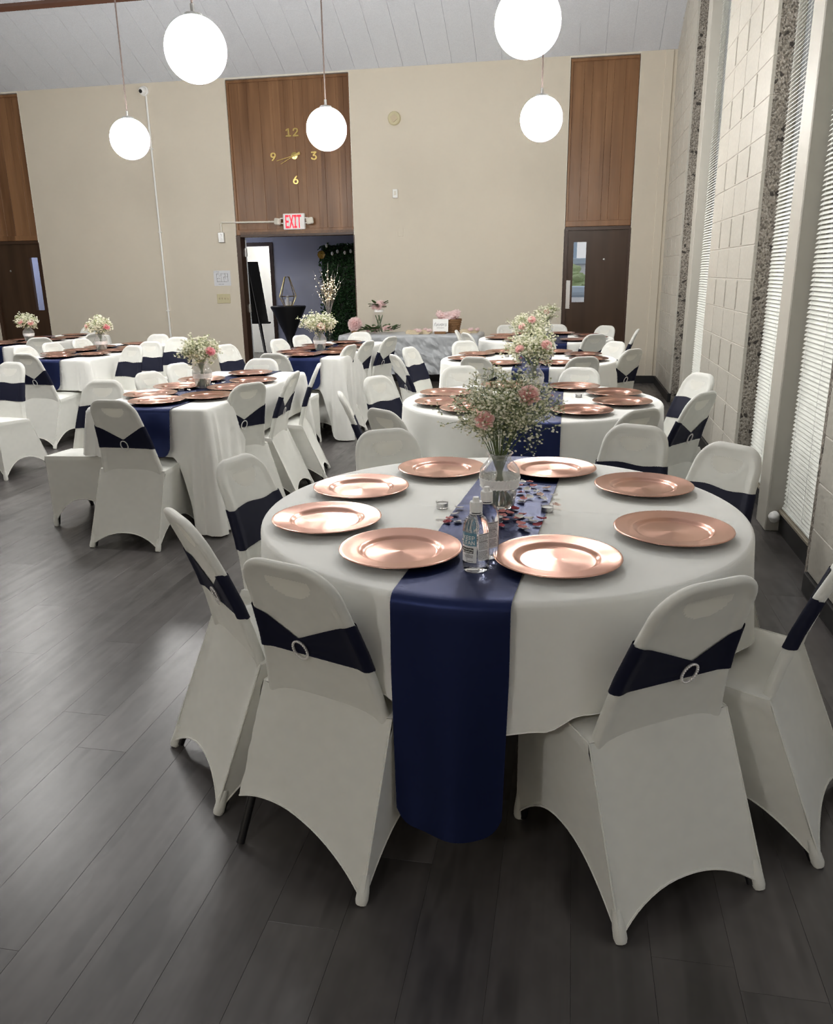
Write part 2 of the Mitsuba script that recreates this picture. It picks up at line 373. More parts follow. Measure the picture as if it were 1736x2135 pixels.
struct('trim_2', m, 'm_beam', 'thin red brown timber strip across the ceiling')

# right wall: block panels on aggregate piers, window bays with mullion posts
WALLTOP = 8.3
PIERS = [(9.60, 11.25), (5.73, 7.50), (1.95, 3.80)]     # near .. far edge of each block panel
EXT = 0.115
pm = [gable(1.45, 1.6)]
# roof-high header above the windows and behind the camera
hd = []
for a, b in ((7.6, 9.6), (3.9, 5.73)): hd.append(box(1.16, 1.46, a - 0.1, b, 5.0, 8.2 if b < 7 else 6.4))
hd.append(box(1.16, 1.46, YF, 1.95, 0, zc(YF) + 0.1)); hd.append(box(1.16, 1.46, -1.0, 1.95, 4, 5.4))
from shapely import Polygon, box as sbox, difference
pts = [[YF, 0], [YB + 0.2, 0], [YB + 0.2, zc(YB + 0.2)], [RIDGE, zc(RIDGE)], [YF, zc(YF)]]
poly = Polygon(pts)
for a, b in ((7.5 + EXT, 9.6), (3.80 + EXT, 5.73)): poly = poly.difference(sbox(a, 0.12, b, 4.6))
poly = poly.difference(sbox(0.3, 0.12, 1.95, 4.6))
wm = trimesh.creation.extrude_polygon(poly, 0.25, engine='earcut')
wm.apply_transform(np.array([[0, 0, 1, 1.255], [1, 0, 0, 0], [0, 1, 0, 0], [0, 0, 0, 1.0]]))
struct('wall_right', wm, 'm_post', 'right side wall of painted block panels, stone piers and tall window bays')
for (a, b) in PIERS:
    bb = min(b + EXT, YB)
    part('wall_right', 'stone_pier', trimesh.convex.convex_hull(np.array([[x, y, z] for x in (1.163, 1.40) for y, zt in ((a + 0.001, min(zc(a), 8.0)), (bb, min(zc(bb), 8.0))) for z in (0.0, zt - 0.005)])), 'm_agg', label='exposed pebble aggregate stone pier')
    nc = 4; cw = (b - a) / nc; ch = 0.2175; zb = 0.10
    nrow = 21
    for r in range(nrow):
        z0 = zb + r * ch
        for c in range(nc):
            y0 = a + c * cw
            if z0 + 0.02 > zc(y0 + cw / 2): continue
            mm = [cbox(XR, 1.165, y0 + 0.0003, y0 + cw - 0.0003, z0 + 0.0015, z0 + ch - 0.0015, 0.0035)]
            if c < nc - 1:   # a narrow rib at each upright joint, proud on every second course
                h = 0.009 if r % 2 else 0.004
                q = cbox(XR - h, XR + 0.01, y0 + cw - 0.022, y0 + cw - 0.0012, z0 + 0.012, z0 + ch - 0.012, 0.004)
                mm.append(q)
            part('wall_right', 'block', cat(mm), 'm_block')
    part('wall_right', 'mortar', box(XR + 0.0045, 1.164, a + 0.002, min(b, YB) - 0.002, zb, zb + nrow * ch), 'm_block')
    part('wall_right', 'upper_panel', box(XR, 1.165, a, min(b, YB), zb + nrow * ch, min(zc(min(b + 0.0, YB)), zc(a)) + 0.0), 'm_block')
struct('baseboard_right', cat([cbox(1.125, XR + 0.02, a - 0.012, min(b + 0.0, YB), 0, 0.10, 0.004) for a, b in PIERS]), 'm_black', 'black rubber baseboard under the block panels')

BAYW = [(7.50 + EXT, 9.60, 8.72, 8.95), (3.80 + EXT, 5.73, 4.74, 4.97), (0.3, 1.95, 1.0, 1.22)]
for wi, (a, b, p0, p1) in enumerate(BAYW):
    wn = f'window_{wi + 1}'
    yb = [(a, p0), (p1, b)]
    struct(wn, cat([box(1.30, 1.345, y0, y1, 0.13, 0.17) for y0, y1 in yb] + [box(1.30, 1.345, y0, y1, 4.55, 4.6) for y0, y1 in yb] + [box(1.30, 1.345, y0, y0 + 0.035, 0.13, 4.6) for y0, y1 in yb] + [box(1.30, 1.345, y1 - 0.035, y1, 0.13, 4.6) for y0, y1 in yb]), 'm_metal', f'tall window bay {["between the far block panels", "between the middle and near block panels", "outside the frame"][wi]}')
    part(wn, 'mullion_post', cbox(1.16, 1.36, p0, p1, 0.0, 4.62, 0.006), 'm_post', label='painted square mullion post')
    part(wn, 'sill', cat([cbox(1.225, 1.33, y0, y1, 0.115, 0.135, 0.003) for y0, y1 in yb]), 'm_sill')
    part(wn, 'base', cat([box(1.235, 1.27, y0, y1, 0, 0.115) for y0, y1 in yb]), 'm_black')
    for y0, y1 in yb:
        part(wn, 'pane', box(1.32, 1.3205, y0 + 0.03, y1 - 0.03, 0.17, 4.55), 'm_thin')
    if wi == 2: continue
    for hi, (y0, y1) in enumerate(yb):
        bk = thing('window_blind', f'pale {["near", "far"][hi]} half mini blind of the {["far", "near"][wi]} window bay, {["before", "beyond"][hi]} its post', 'blind')
        sl = []
        pitch = 0.0235; w = 0.0127; an = math.radians(46)
        for q in range(int((4.5 - 0.17) / pitch)):
            z = 0.17 + q * pitch
            pr = np.array([[-w, 0, 0], [-w * 0.35, 0, 0.0016], [w * 0.35, 0, 0.0016], [w, 0, 0]])
            c, s = math.cos(an), math.sin(an)
            pr2 = np.stack([pr[:, 0] * c - pr[:, 2] * s, pr[:, 0] * s + pr[:, 2] * c], 1)   # inner edge down
            P = np.zeros((4, 2, 3))
            for e, yy in enumerate((y0 + 0.012, y1 - 0.012)):
                P[:, e, 0] = 1.252 + pr2[:, 0]; P[:, e, 1] = yy; P[:, e, 2] = z + pr2[:, 1]
            sl.append(grid(P))
        part(bk, 'slats', cat(sl), 'm_blind', True, kind='stuff')
        part(bk, 'bottom_rail', cbox(1.238, 1.266, y0 + 0.012, y1 - 0.012, 0.140, 0.155, 0.003), 'm_blind')
        part(bk, 'head_rail', cbox(1.235, 1.27, y0 + 0.01, y1 - 0.01, 4.5, 4.54, 0.003), 'm_blind')
        for fy in (0.12, 0.5, 0.88):
            yy = y0 + (y1 - y0) * fy
            part(bk, 'ladder_cord', cat([box(1.2385, 1.2395, yy - 0.0012, yy + 0.0012, 0.15, 4.5), box(1.2635, 1.2645, yy - 0.0012, yy + 0.0012, 0.15, 4.5)]), 'm_white')
solo('paper_scrap', trimesh.Trimesh(*(lambda m: (m.vertices * (1 + 0.25 * (meshkit.noise(m.vertices * 60) - 0.5))[:, None] + [1.195, 4.70, 0.1], m.faces))(trimesh.creation.icosphere(3, 0.032))), 'm_white', 'crumpled white paper lying at the foot of the window post', 'paper', smooth=25)

# ------------------------------------------------------------------ pendant globes
def pendant(x, y, z, label, on=True):
    k = thing('pendant_lamp', label, 'pendant lamp', 'white globe pendant lamps')
    r = 0.18
    scene[k + '__globe'] = {'type': 'sphere', 'center': [x, y, z], 'radius': r, 'bsdf': {'type': 'ref', 'id': 'm_white'}, 'emitter': {'type': 'area', 'radiance': rgb(LAMP, LAMP * 0.985, LAMP * 0.955)}}
    part(k, 'cap', lathe([[0, 0.0], [0.055, 0.0], [0.05, 0.018], [0.012, 0.028], [0.012, 0.07], [0, 0.07]], 20), 'm_metal', 30, to=move(x, y, z + r - 0.012))
    part(k, 'stem', tube([[x, y, z + r + 0.04], [x, y, zc(y) - 0.003]], 0.0065, 8), 'm_cord', True)
    part(k, 'canopy', lathe([[0, -0.03], [0.05, -0.03], [0.06, 0.0], [0.06, 0.03], [0, 0.03]], 16), 'm_metal', 30, to=move(x, y, zc(y) - 0.02))
for x, y, z, l in [(-2.23, 4.93, 2.755, 'large looking white globe pendant lamp nearest at upper left'), (-0.297, 4.95, 2.78, 'large looking white globe pendant lamp nearest at upper right, cut by the top edge'),
                   (-4.135, 7.52, 2.724, 'far white globe pendant lamp at left, hanging beside the wall conduit'), (-2.206, 7.48, 2.717, 'far white globe pendant lamp in front of the middle wood panel'), (-0.32, 7.54, 2.723, 'far white globe pendant lamp left of the right wood panel'),
                   (-4.2, 4.93, 2.75, 'near row globe pendant lamp beyond the left edge'), (-6.05, 7.5, 2.72, 'far row globe pendant lamp beyond the left edge'), (-6.15, 4.93, 2.75, 'second near row globe pendant lamp beyond the left edge'),
                   (-2.2, -2.1, 2.75, 'globe pendant lamp behind the viewer at left')]:
    pendant(x, y, z, l)

# ------------------------------------------------------------------ covered folding chair (local: faces +y, floor z=0)
ZT, RC = 0.85, 0.085
def bw(z): return np.interp(z, [0.30, 0.42, 0.56, 0.70, 0.78, 0.86], [0.20, 0.192, 0.170, 0.150, 0.141, 0.136])
def byc(z): return np.interp(z, [0.30, 0.42, 0.52, 0.60, 0.70, 0.78, 0.86], [-0.066, -0.088, -0.110, -0.133, -0.170, -0.205, -0.245])
def bwid(z):
    w = bw(z)
    return np.where(z > ZT - RC, w - RC + np.sqrt(np.maximum(RC ** 2 - (z - ZT + RC) ** 2, 0)), w)
def bhalf(x, z, side):
    w0 = bw(z); ax = np.abs(x)
    d = np.minimum(w0 - ax, ZT - z)
    cx, cz = ax - (w0 - RC), z - (ZT - RC)
    d = np.where((cx > 0) & (cz > 0), RC - np.hypot(cx, cz), d)
    d = np.maximum(d, 0)
    h = 0.0085 + 0.0075 * (1 - sst(0.012, 0.045, d))
    e = np.clip(1 - d / 0.016, 0, 1)
    h = h * np.sqrt(np.maximum(1 - e ** 2, 0))
    tz = ZT - 0.052                                   # hand-hold hollow just under the top tube
    q = (x / 0.078) ** 2 + ((tz - z) / 0.062) ** 2
    s = np.where(z < tz, np.clip(1 - q, 0, 1), np.clip(1 - (x / 0.078) ** 2, 0, 1) * (1 - sst(tz, tz + 0.012, z)))
    return h - 0.0042 * s * (1.0 if side < 0 else 0.7)
def cover_mesh(lift=False, hold=False):
    ms, holds = [], []
    zs = np.concatenate([[0.352, 0.354, 0.358, 0.364, 0.374], np.linspace(0.39, 0.74, 16), np.linspace(0.746, ZT - 0.004, 24), [ZT - 0.0015, ZT]])
    s = np.sin(np.linspace(-1, 1, 49) * np.pi / 2); s = np.sign(s) * np.abs(s) ** 0.9
    for side in (-1, 1):
        P = np.zeros((len(zs), len(s), 3))
        for i, z in enumerate(zs):
            bot_ = min(1.0, (z - 0.352) / 0.03)
            x = (bwid(z) - 0.03 * (1 - math.sqrt(max(0, 1 - (1 - bot_) ** 2)))) * s
            taper = math.sqrt(max(0, 1 - (1 - min(1.0, (z - 0.352) / 0.022)) ** 2))
            P[i, :, 0] = x; P[i, :, 2] = z
            P[i, :, 1] = byc(z) + side * bhalf(x, np.full_like(x, z), side) * taper
        m = grid(P)
        if side < 0: m.invert()
        cc = m.triangles_center
        hh = ((cc[:, 0] / 0.066) ** 2 + (np.minimum(cc[:, 2] - (ZT - 0.056), 0) / 0.050) ** 2 < 1) & (cc[:, 2] < ZT - 0.050)
        holds.append(trimesh.Trimesh(m.vertices, m.faces[hh], process=False)); m.update_faces(~hh)
        ms.append(m)
    if hold: return cat(holds)
    # skirt
    RRt, FRt = np.array([0.205, -0.098, 0.425]), np.array([0.202, 0.228, 0.447])
    RRb, FRb = np.array([0.216, -0.270, 0.0]), np.array([0.207, 0.222, 0.0])
    mir = np.array([-1, 1, 1])
    top = {'rr': RRt, 'fr': FRt, 'rl': RRt * mir, 'fl': FRt * mir}
    bot = {'rr': RRb, 'fr': FRb, 'rl': RRb * mir, 'fl': FRb * mir}
    hc = {'rr': 0.012, 'fr': 0.012, 'rl': 0.135 if lift else 0.012, 'fl': 0.012}
    hems = []
    def arch(s, a): return a * (1 - np.abs(2 * s - 1) ** 2.3)
    for A, B, a in (('rr', 'fr', 0.125), ('fr', 'fl', 0.165), ('fl', 'rl', 0.125), ('rl', 'rr', 0.078)):
        n, m = 21, 13
        u = 0.5 - 0.5 * np.cos(np.linspace(0, np.pi, n)); u = 0.6 * u + 0.4 * np.linspace(0, 1, n)
        P = np.zeros((m, n, 3))
        nrm = np.cross(bot[B] - bot[A], [0, 0, 1.0]); nrm /= np.linalg.norm(nrm)     # outward
        for j, sv in enumerate(u):
            t0 = top[A] * (1 - sv) + top[B] * sv; b0 = bot[A] * (1 - sv) + bot[B] * sv
            hz = hc[A] * (1 - sv) + hc[B] * sv + arch(sv, a * (0.7 if lift and 'rl' in (A, B) else 1))
            sag = 4 * sv * (1 - sv)
            if A == 'rl':
                x = t0[0]
                zz = 0.385 + 0.050 * (1 - (2 * sv - 1) ** 4)
                wv = bw(zz)
                inb = min(abs(x), wv - 0.002)
                y0 = float(byc(zz) - bhalf(np.array([inb]), np.array([zz]), -1)[0] * (1 - abs(2 * sv - 1) ** 5)) + 0.002
                wb = float(sst(0.0, 0.15, min(sv, 1 - sv)))
                p0 = t0 * (1 - wb) + np.array([x, y0, zz]) * wb
                p1 = p0 + (b0 - p0) * 0.33 + np.array([0, 0.010 * sag - 0.006 * (1 - sag), -0.012 * sag])
                tt = np.linspace(0, 1, 60)[:, None]
                cur = (1 - tt) ** 2 * p0 + 2 * tt * (1 - tt) * p1 + tt ** 2 * b0
                k = np.interp(-hz, -cur[:, 2], tt[:, 0])
                tq = np.linspace(0, k, m)[:, None]
                P[:, j] = (1 - tq) ** 2 * p0 + 2 * tq * (1 - tq) * p1 + tq ** 2 * b0
            else:
                te = 1 - hz / t0[2]
                tq = np.concatenate([[0, 0.05, 0.09], np.linspace(0.14, 1, m - 3)]) * te
                P[:, j] = t0 + (b0 - t0) * tq[:, None]
                P[:, j] += nrm * (0.006 * np.exp(-((tq - 0.05) / 0.05) ** 2) - 0.012 * sag * tq)[:, None]
                P[0, j] += [0, 0, 0.0]
        if lift and A == 'rl':
            for j, sv in enumerate(u):
                k = max(0, 1 - sv / 0.45)
                P[:, j] += np.array([0, -1, 0.25]) * (0.006 * k * np.sin(np.linspace(0, 1, m) ** 1.5 * 38 + sv * 9) * np.linspace(0, 1, m) ** 2)[:, None]
        g = grid(P); ms.append(g); hems.append(P[-1])
    # seat top with a soft dome
    n = 11
    a = np.linspace(0, 1, n)
    P = np.zeros((n, n, 3))
    for i, v in enumerate(a):
        for j, w in enumerate(a):
            l = top['rl'] * (1 - v) + top['fl'] * v; r = top['rr'] * (1 - v) + top['fr'] * v
            P[i, j] = l * (1 - w) + r * w
            P[i, j, 2] += 0.016 * (1 - (2 * w - 1) ** 4) * (1 - (2 * v - 1) ** 4)
    ms.append(grid(P))
    for h in hems: ms.append(tube(h, 0.0032, 5, caps=False))
    # fabric foot pockets
    for q in ('rr', 'fr', 'rl', 'fl'):
        if lift and q == 'rl': continue
        c = bot[q] * [0.965, 0.975, 1]; d = (top[q] - bot[q]) / np.linalg.norm(top[q] - bot[q])
        ms.append(tube([c + [0, 0, 0.001], c + d * 0.012, c + d * 0.035, c + d * 0.075], [0.0135, 0.0165, 0.0155, 0.010], 10))
    # seams along the side corners
    for q in ('rr', 'rl'):
        if lift and q == 'rl': continue
        ms.append(tube([top[q], bot[q] + [0, 0, 0.012]], 0.0025, 5, caps=False))
    for A, B in (('rr', 'fr'), ('fr', 'fl'), ('fl', 'rl')): ms.append(tube([top[A], top[B]], 0.0028, 5, caps=False))
    return cat(ms)
def sash_mesh(off=0.0):
    n = 96
    ph = np.linspace(0, 1, n, endpoint=False)
    rows = 9
    P = np.zeros((rows, n, 3))
    for j, f in enumerate(ph):
        # go round the back: 0..0.5 front side (left to right), 0.5..1 rear side (right to left)
        if f < 0.5: s, side = -1 + 4 * f, 1
        else: s, side = 1 - 4 * (f - 0.5), -1
        s = math.sin(s * math.pi / 2)
        zt, zb = 0.695, 0.560
        if side < 0:
            k = 1 - min(1, abs(s - off / 0.165) / (0.98 + abs(off) / 0.165 * (1 if (s - off / 0.165) * off < 0 else -1)))
            k = k ** 1.15
            zt, zb = zt - 0.084 * k, zb + 0.002 * k
        else:
            zt += 0.004 * math.sin(s * 5); zb += 0.003 * math.sin(s * 4 + 1)
        for i in range(rows):
            t = i / (rows - 1)
            z = zb + (zt - zb) * t
            w = float(bw(z))
            x = w * s
            h = float(bhalf(np.array([x]), np.array([z]), side)[0])
            edge = abs(s) ** 24
            crease = (0.0022 * math.sin(t * 17 + 2) + 0.0012 * math.sin(t * 31)) * (max(0, 1 - abs(s) / 0.75) if side < 0 else 0.12)
            P[i, j] = [x * (1 + 0.0035 / w) , float(byc(z)) + side * (h + 0.0034 * (1 - edge) + crease * (1 - edge)), z]
    return grid(P, True)
def buckle_mesh(off=0.0):
    n = 26
    a = np.linspace(0, 2 * np.pi, n, endpoint=False)
    rx, rz = 0.0215, 0.0275
    zc_ = 0.577
    lean = -(byc(0.62) - byc(0.58)) / 0.04
    ctr = np.array([off, float(byc(zc_)) - float(bhalf(np.array([0.0]), np.array([zc_]), -1)[0]) - 0.0085, zc_])
    pts = np.stack([rx * np.cos(a), np.zeros(n), rz * np.sin(a)], 1)
    pts[:, 1] = -lean * pts[:, 2]
    ms = [tube(pts + ctr, 0.0028, 6, closed=True)]
    bead = trimesh.creation.icosphere(1, 0.0033)
    for p in pts:
        b = bead.copy(); b.apply_translation(p + ctr + [0, -0.0022, 0]); ms.append(b)
    return cat(ms)
def leg_meshes():
    out = []
    for sx in (1, -1):
        out.append(tube([[sx * 0.186, -0.055, 0.40], [sx * 0.198, -0.246, 0.006]], 0.0115, 10))
        out.append(tube([[sx * 0.185, 0.10, 0.42], [sx * 0.193, 0.208, 0.006]], 0.0115, 10))
    return out
PLY = {'cover': mikit.ply(cover_mesh(), 'm_cover', smooth=38), 'cover_l': mikit.ply(cover_mesh(True), 'm_cover', smooth=38), 'hold': mikit.ply(cover_mesh(hold=True), 'm_sheer', smooth=60), **{f'sash{i}': mikit.ply(sash_mesh(o), 'm_sash', smooth=50) for i, o in enumerate((0.0, -0.032, 0.032))}, **{f'buckle{i}': mikit.ply(buckle_mesh(o), 'm_buckle', smooth=40) for i, o in enumerate((0.0, -0.032, 0.032))}}
LEGS = [mikit.ply(m, 'm_leg', smooth=40) for m in leg_meshes()]
CHAIRS = {}
ROUND = {'t1': (-0.20, 2.45), 't2': (-0.22, 4.74), 't3': (-0.36, 7.06), 't4': (-0.28, 9.32)}
def chair(tab, x, y, fx, fy, label, group, lift=False):
    ang = math.degrees(math.atan2(fy, fx)) - 90
    jx = rng.uniform(-1.0, 1.0)
    to = move(x, y, 0, ang + jx)
    k = thing('folding_chair', label, 'chair', group)
    part(k, 'cover', PLY['cover_l' if lift else 'cover'], None, to=to)
    scene[k + '__cover__hand_hold'] = {**PLY['hold'], 'to_world': to}
    sv = {'folding_chair': 1, 'folding_chair_001': 2, 'folding_chair_032': 0}.get(k, int(rng.integers(3)))
    part(k, 'sash', PLY[f'sash{sv}'], None, to=to, label='navy blue stretch sash')
    scene[k + '__sash__buckle'] = {**PLY[f'buckle{sv}'], 'to_world': to}
    tag(k + '__sash__buckle', 'oval rhinestone buckle')
    for lg in LEGS: part(k, 'leg', lg, None, to=to)
    CHAIRS.setdefault(tab, []).append((x, y, fx, fy))
def chair_top(tab, tx, ty, fx, fy, label, group, **k):
    n = math.hypot(fx, fy); fx, fy = fx / n, fy / n
    if tab in ROUND:                                   # no chair back inside the table top
        cx, cy = ROUND[tab]; d = math.hypot(tx - cx, ty - cy)
        if d < 0.90: tx, ty = cx + (tx - cx) * 0.90 / d, cy + (ty - cy) * 0.90 / d
    chair(tab, tx + 0.25 * fx, ty + 0.25 * fy, fx, fy, label, group, **k)
G1 = 'chairs round the nearest round table'
chair('t1', -0.558, 1.852, 0.34, 0.94, 'white covered chair left of the hanging navy runner, one bare black leg showing', G1, lift=True)
chair('t1', 0.196, 1.857, -0.545, 0.84, 'white covered chair right of the hanging navy runner', G1)
chair_top('t1', -1.075, 1.955, 0.70, 0.68, 'white covered chair seen from behind at far left of the nearest round table', G1)
chair('t1', 0.53, 2.16, -0.90, 0.43, 'white covered chair cut off by the right picture edge at the nearest round table', G1)
chair_top('t1', -1.20, 2.66, 0.93, -0.20, 'white covered chair with a plain navy band in front, left behind the nearest round table', G1)
chair_top('t1', -0.765, 3.256, 0.52, -0.85, 'white covered chair facing us at back left of the nearest round table', G1)
chair_top('t1', 0.303, 3.47, -0.38, -0.92, 'white covered chair facing us behind the nearest round table right of its vase', G1)
chair_top('t1', 0.627, 3.106, -0.72, -0.69, 'white covered chair facing us in front of the near window blind', G1)
G2 = 'chairs round the second round table'
for (tx, ty, fx, fy, l) in [(-0.90, 3.74, .62, .78, 'white covered chair seen from behind at front left of the second round table'), (0.358, 3.86, -.65, .76, 'white covered chair seen from behind at front right of the second round table'),
                            (-1.266, 4.277, .96, .30, 'white covered chair seen edge on at the left of the second round table'), (-1.24, 5.03, .88, -.47, 'white covered chair with a wide navy band at back left of the second round table'),
                            (-0.763, 5.636, .32, -.94, 'white covered chair facing us behind the second round table, left of the runner'), (0.06, 5.533, -.25, -.97, 'white covered chair facing us behind the second round table, right of the runner'),
                            (0.736, 4.46, -.80, .60, 'white covered chair with buckle showing at right of the second round table'), (0.837, 5.31, -.86, -.50, 'white covered chair with plain navy band at back right of the second round table')]:
    chair_top('t2', tx, ty, fx, fy, l, G2)
G3 = 'chairs round the third round table'
for (tx, ty, fx, fy, l) in [(-0.695, 6.31, .30, .95, 'white covered chair seen from behind at front left of the third round table'), (0.044, 6.41, -.40, .91, 'white covered chair seen from behind at front right of the third round table'),
                            (-1.42, 6.40, .86, .50, 'white covered chair seen from behind at left of the third round table'), (-1.435, 7.09, .95, -.30, 'white covered chair with navy band in front at back left of the third round table'),
                            (-1.02, 7.77, .55, -.83, 'white covered chair facing us behind the third round table before the grey table'), (-0.273, 7.99, -.1, -1, 'white covered chair facing us behind the third round table, behind the flowers'),
                            (0.523, 6.95, -.75, .66, 'white covered chair with buckle showing at right of the third round table'), (0.426, 7.71, -.75, -.66, 'white covered chair with navy band in front at back right of the third round table')]:
    chair_top('t3', tx, ty, fx, fy, l, G3)
G4 = 'chairs round the farthest round table'
for (tx, ty, fx, fy, l) in [(-0.45, 8.40, .15, .99, 'white covered chair seen from behind at front left of the farthest round table'), (0.246, 8.62, -.5, .87, 'white covered chair seen from behind at front right of the farthest round table'),
                            (-1.30, 9.20, .98, .1, 'white covered chair left of the farthest round table, by the end of the grey table'), (-1.14, 8.80, .85, .5, 'white covered chair at front left corner of the farthest round table, nearest the grey table'),
                            (-0.80, 10.15, .5, -.86, 'white covered chair mostly hidden at back left of the farthest round table'), (-0.18, 10.19, -.1, -1, 'white covered chair facing us behind the farthest round table beside the dark door'),
                            (0.74, 9.30, -.99, .15, 'white covered chair seen edge on by the corner, right of the farthest round table'), (0.42, 9.95, -.6, -.8, 'white covered chair facing us in front of the dark right door')]:
    chair_top('t4', tx, ty, fx, fy, l, G4)
G5 = 'chairs at the nearest rectangular table'
for (x, y, fx, fy, l) in [(-2.43, 4.145, 0.04, 1, 'white covered chair with buckle at the near end of the nearest rectangular table'), (-2.93, 4.47, 0.1, -.99, 'white covered chair with its seat turned toward us, left of the nearest rectangular table'),
                          (-2.67, 5.08, .95, -.3, 'white covered chair facing us, nearer of two at left of the nearest rectangular table'), (-2.72, 5.62, .95, -.3, 'white covered chair facing us, farther of two at left of the nearest rectangular table'),
                          (-2.13, 4.76, -.86, .50, 'white covered chair with buckle showing, nearest of three right of the nearest rectangular table'), (-2.07, 5.20, -.99, -.06, 'white covered chair seen edge on, second of three right of the nearest rectangular table'),
                          (-2.05, 5.66, -.95, -.25, 'white covered chair seen edge on, farthest of three right of the nearest rectangular table'), (-2.39, 5.83, 0.05, -1, 'white covered chair facing us at the far end of the nearest rectangular table')]:
    chair('t5', x, y, fx, fy, l, G5)
G6 = 'chairs at the table before the doorway'
for (x, y, fx, fy, l) in [(-2.45, 6.72, 0.1, 1, 'white covered chair seen from behind at the near end of the table before the doorway'), (-2.24, 7.36, -.97, .22, 'white covered chair with knotted sash, nearest at right of the table before the doorway'),
                          (-2.18, 7.82, -.97, .22, 'white covered chair with knotted sash, second at right of the table before the doorway'), (-2.06, 8.36, -.94, .34, 'white covered chair with sash, farthest on the right side of the table before the doorway'),
                          (-3.05, 7.24, .93, -.36, 'white covered chair with navy band, nearest at left of the table before the doorway'), (-2.76, 7.9, .93, -.36, 'white covered chair, second on the left side of the table before the doorway'),
                          (-2.70, 8.40, .9, -.42, 'white covered chair, farthest on the left side of the table before the doorway'), (-2.36, 8.72, -.05, -1, 'white covered chair facing us at the far end of the table before the doorway')]:
    chair('t6', x, y, fx, fy, l, G6)
G7 = 'chairs at the rectangular table by the wall conduit'
for (x, y, fx, fy, l) in [(-4.74, 6.62, .1, .99, 'white covered chair with buckle at the near end of the table below the wall conduit'), (-4.24, 7.0, -.30, -.95, 'white covered chair with navy band, nearest at right of the table below the wall conduit'),
                          (-4.25, 7.45, -.08, -1, 'white covered chair with navy band, second at right of the table below the wall conduit'), (-4.20, 8.02, .08, -1, 'white covered chair with notched band, farthest at right of the table below the wall conduit'),
                          (-4.68, 8.45, 0, -1, 'white covered chair at the far end of the table below the wall conduit'), (-5.06, 7.05, .97, -.2, 'white covered chair, nearest on the left side of the table below the wall conduit'),
                          (-5.06, 7.50, .97, -.2, 'white covered chair, second on the left side of the table below the wall conduit'), (-5.06, 8.02, .97, -.2, 'white covered chair, farthest on the left side of the table below the wall conduit')]:
    chair('t7', x, y, fx, fy, l, G7)
G8 = 'chairs at the far left rectangular table'
for (x, y, fx, fy, l) in [(-6.02, 8.40, -.55, .83, 'white covered chair with grey shaded back, near right corner of the far left table'), (-5.86, 8.88, -.98, .1, 'white covered chair seen edge on at the right side of the far left table'), (-6.43, 9.85, 0, -1, 'white covered chair facing us at the far end of the far left table')]:
    chair('t8', x, y, fx, fy, l, G8)
chair('stray', -4.39, 5.47, -.1, -.99, 'white covered chair cut by the left edge of the picture, standing alone in the aisle', None)

# ------------------------------------------------------------------ tables and cloths
ZTAB = 0.752
ROUND = {'t1': (-0.20, 2.45), 't2': (-0.22, 4.74), 't3': (-0.36, 7.06), 't4': (-0.28, 9.32)}
NAMES = {'t1': 'nearest round table', 't2': 'second round table', 't3': 'third round table', 't4': 'farthest round table', 't5': 'nearest rectangular table', 't6': 'table before the doorway', 't7': 'table below the wall conduit', 't8': 'far left rectangular table'}
RT = 0.75
def round_cloth(tab, seed):
    cx, cy = ROUND[tab]
    r = np.random.default_rng(seed)
    n = 240
    th = np.linspace(0, 2 * np.pi, n, endpoint=False)
    raised = np.zeros(n)
    for (x, y, fx, fy) in CHAIRS.get(tab, []):
        a = math.atan2(y - cy, x - cx)
        d = np.abs((th - a + np.pi) % (2 * np.pi) - np.pi)
        raised = np.maximum(raised, 1 - sst(0.25, 0.36, d))
    hem = 0.418 + 0.055 * raised + 0.006 * np.sin(th * 5 + seed)
    ph = r.uniform(0, 6.28, 6)
    fold = 0.5 * np.sin(th * 15 + ph[0]) + 0.4 * np.sin(th * 22 + ph[1]) + 0.35 * np.sin(th * 9 + ph[2])
    fold = fold * (0.5 + 0.5 * np.sin(th * 4 + ph[3]) ** 2)
    rows = []
    for q in (0.003, 0.2, 0.4, 0.55, 0.66, 0.72):
        rr = q * RT / 0.75
        z = np.full(n, ZTAB)
        z += 0.0009 * np.exp(-((rr * np.sin(th)) / 0.006) ** 2)
        rows.append(np.stack([cx + rr * np.cos(th), cy + rr * np.sin(th), z], 1))
    for t in (0.2, 0.45, 0.7, 0.9):
        a = t * math.pi / 2
        rows.append(np.stack([cx + (RT - 0.012 + 0.018 * math.sin(a)) * np.cos(th), cy + (RT - 0.012 + 0.018 * math.sin(a)) * np.sin(th), np.full(n, ZTAB - 0.018 * (1 - math.cos(a)))], 1))
    for t in np.linspace(0.03, 1, 14):
        z = (ZTAB - 0.018) * (1 - t) + hem * t
        rr = RT + 0.007 + 0.018 * t + fold * 0.021 * t ** 0.8 * (1 - 0.4 * raised)
        rows.append(np.stack([cx + rr * np.cos(th), cy + rr * np.sin(th), z], 1))
    P = np.array(rows)
    m = grid(P, True)
    return cat([m, tube(P[-1], 0.0016, 4, closed=True)])
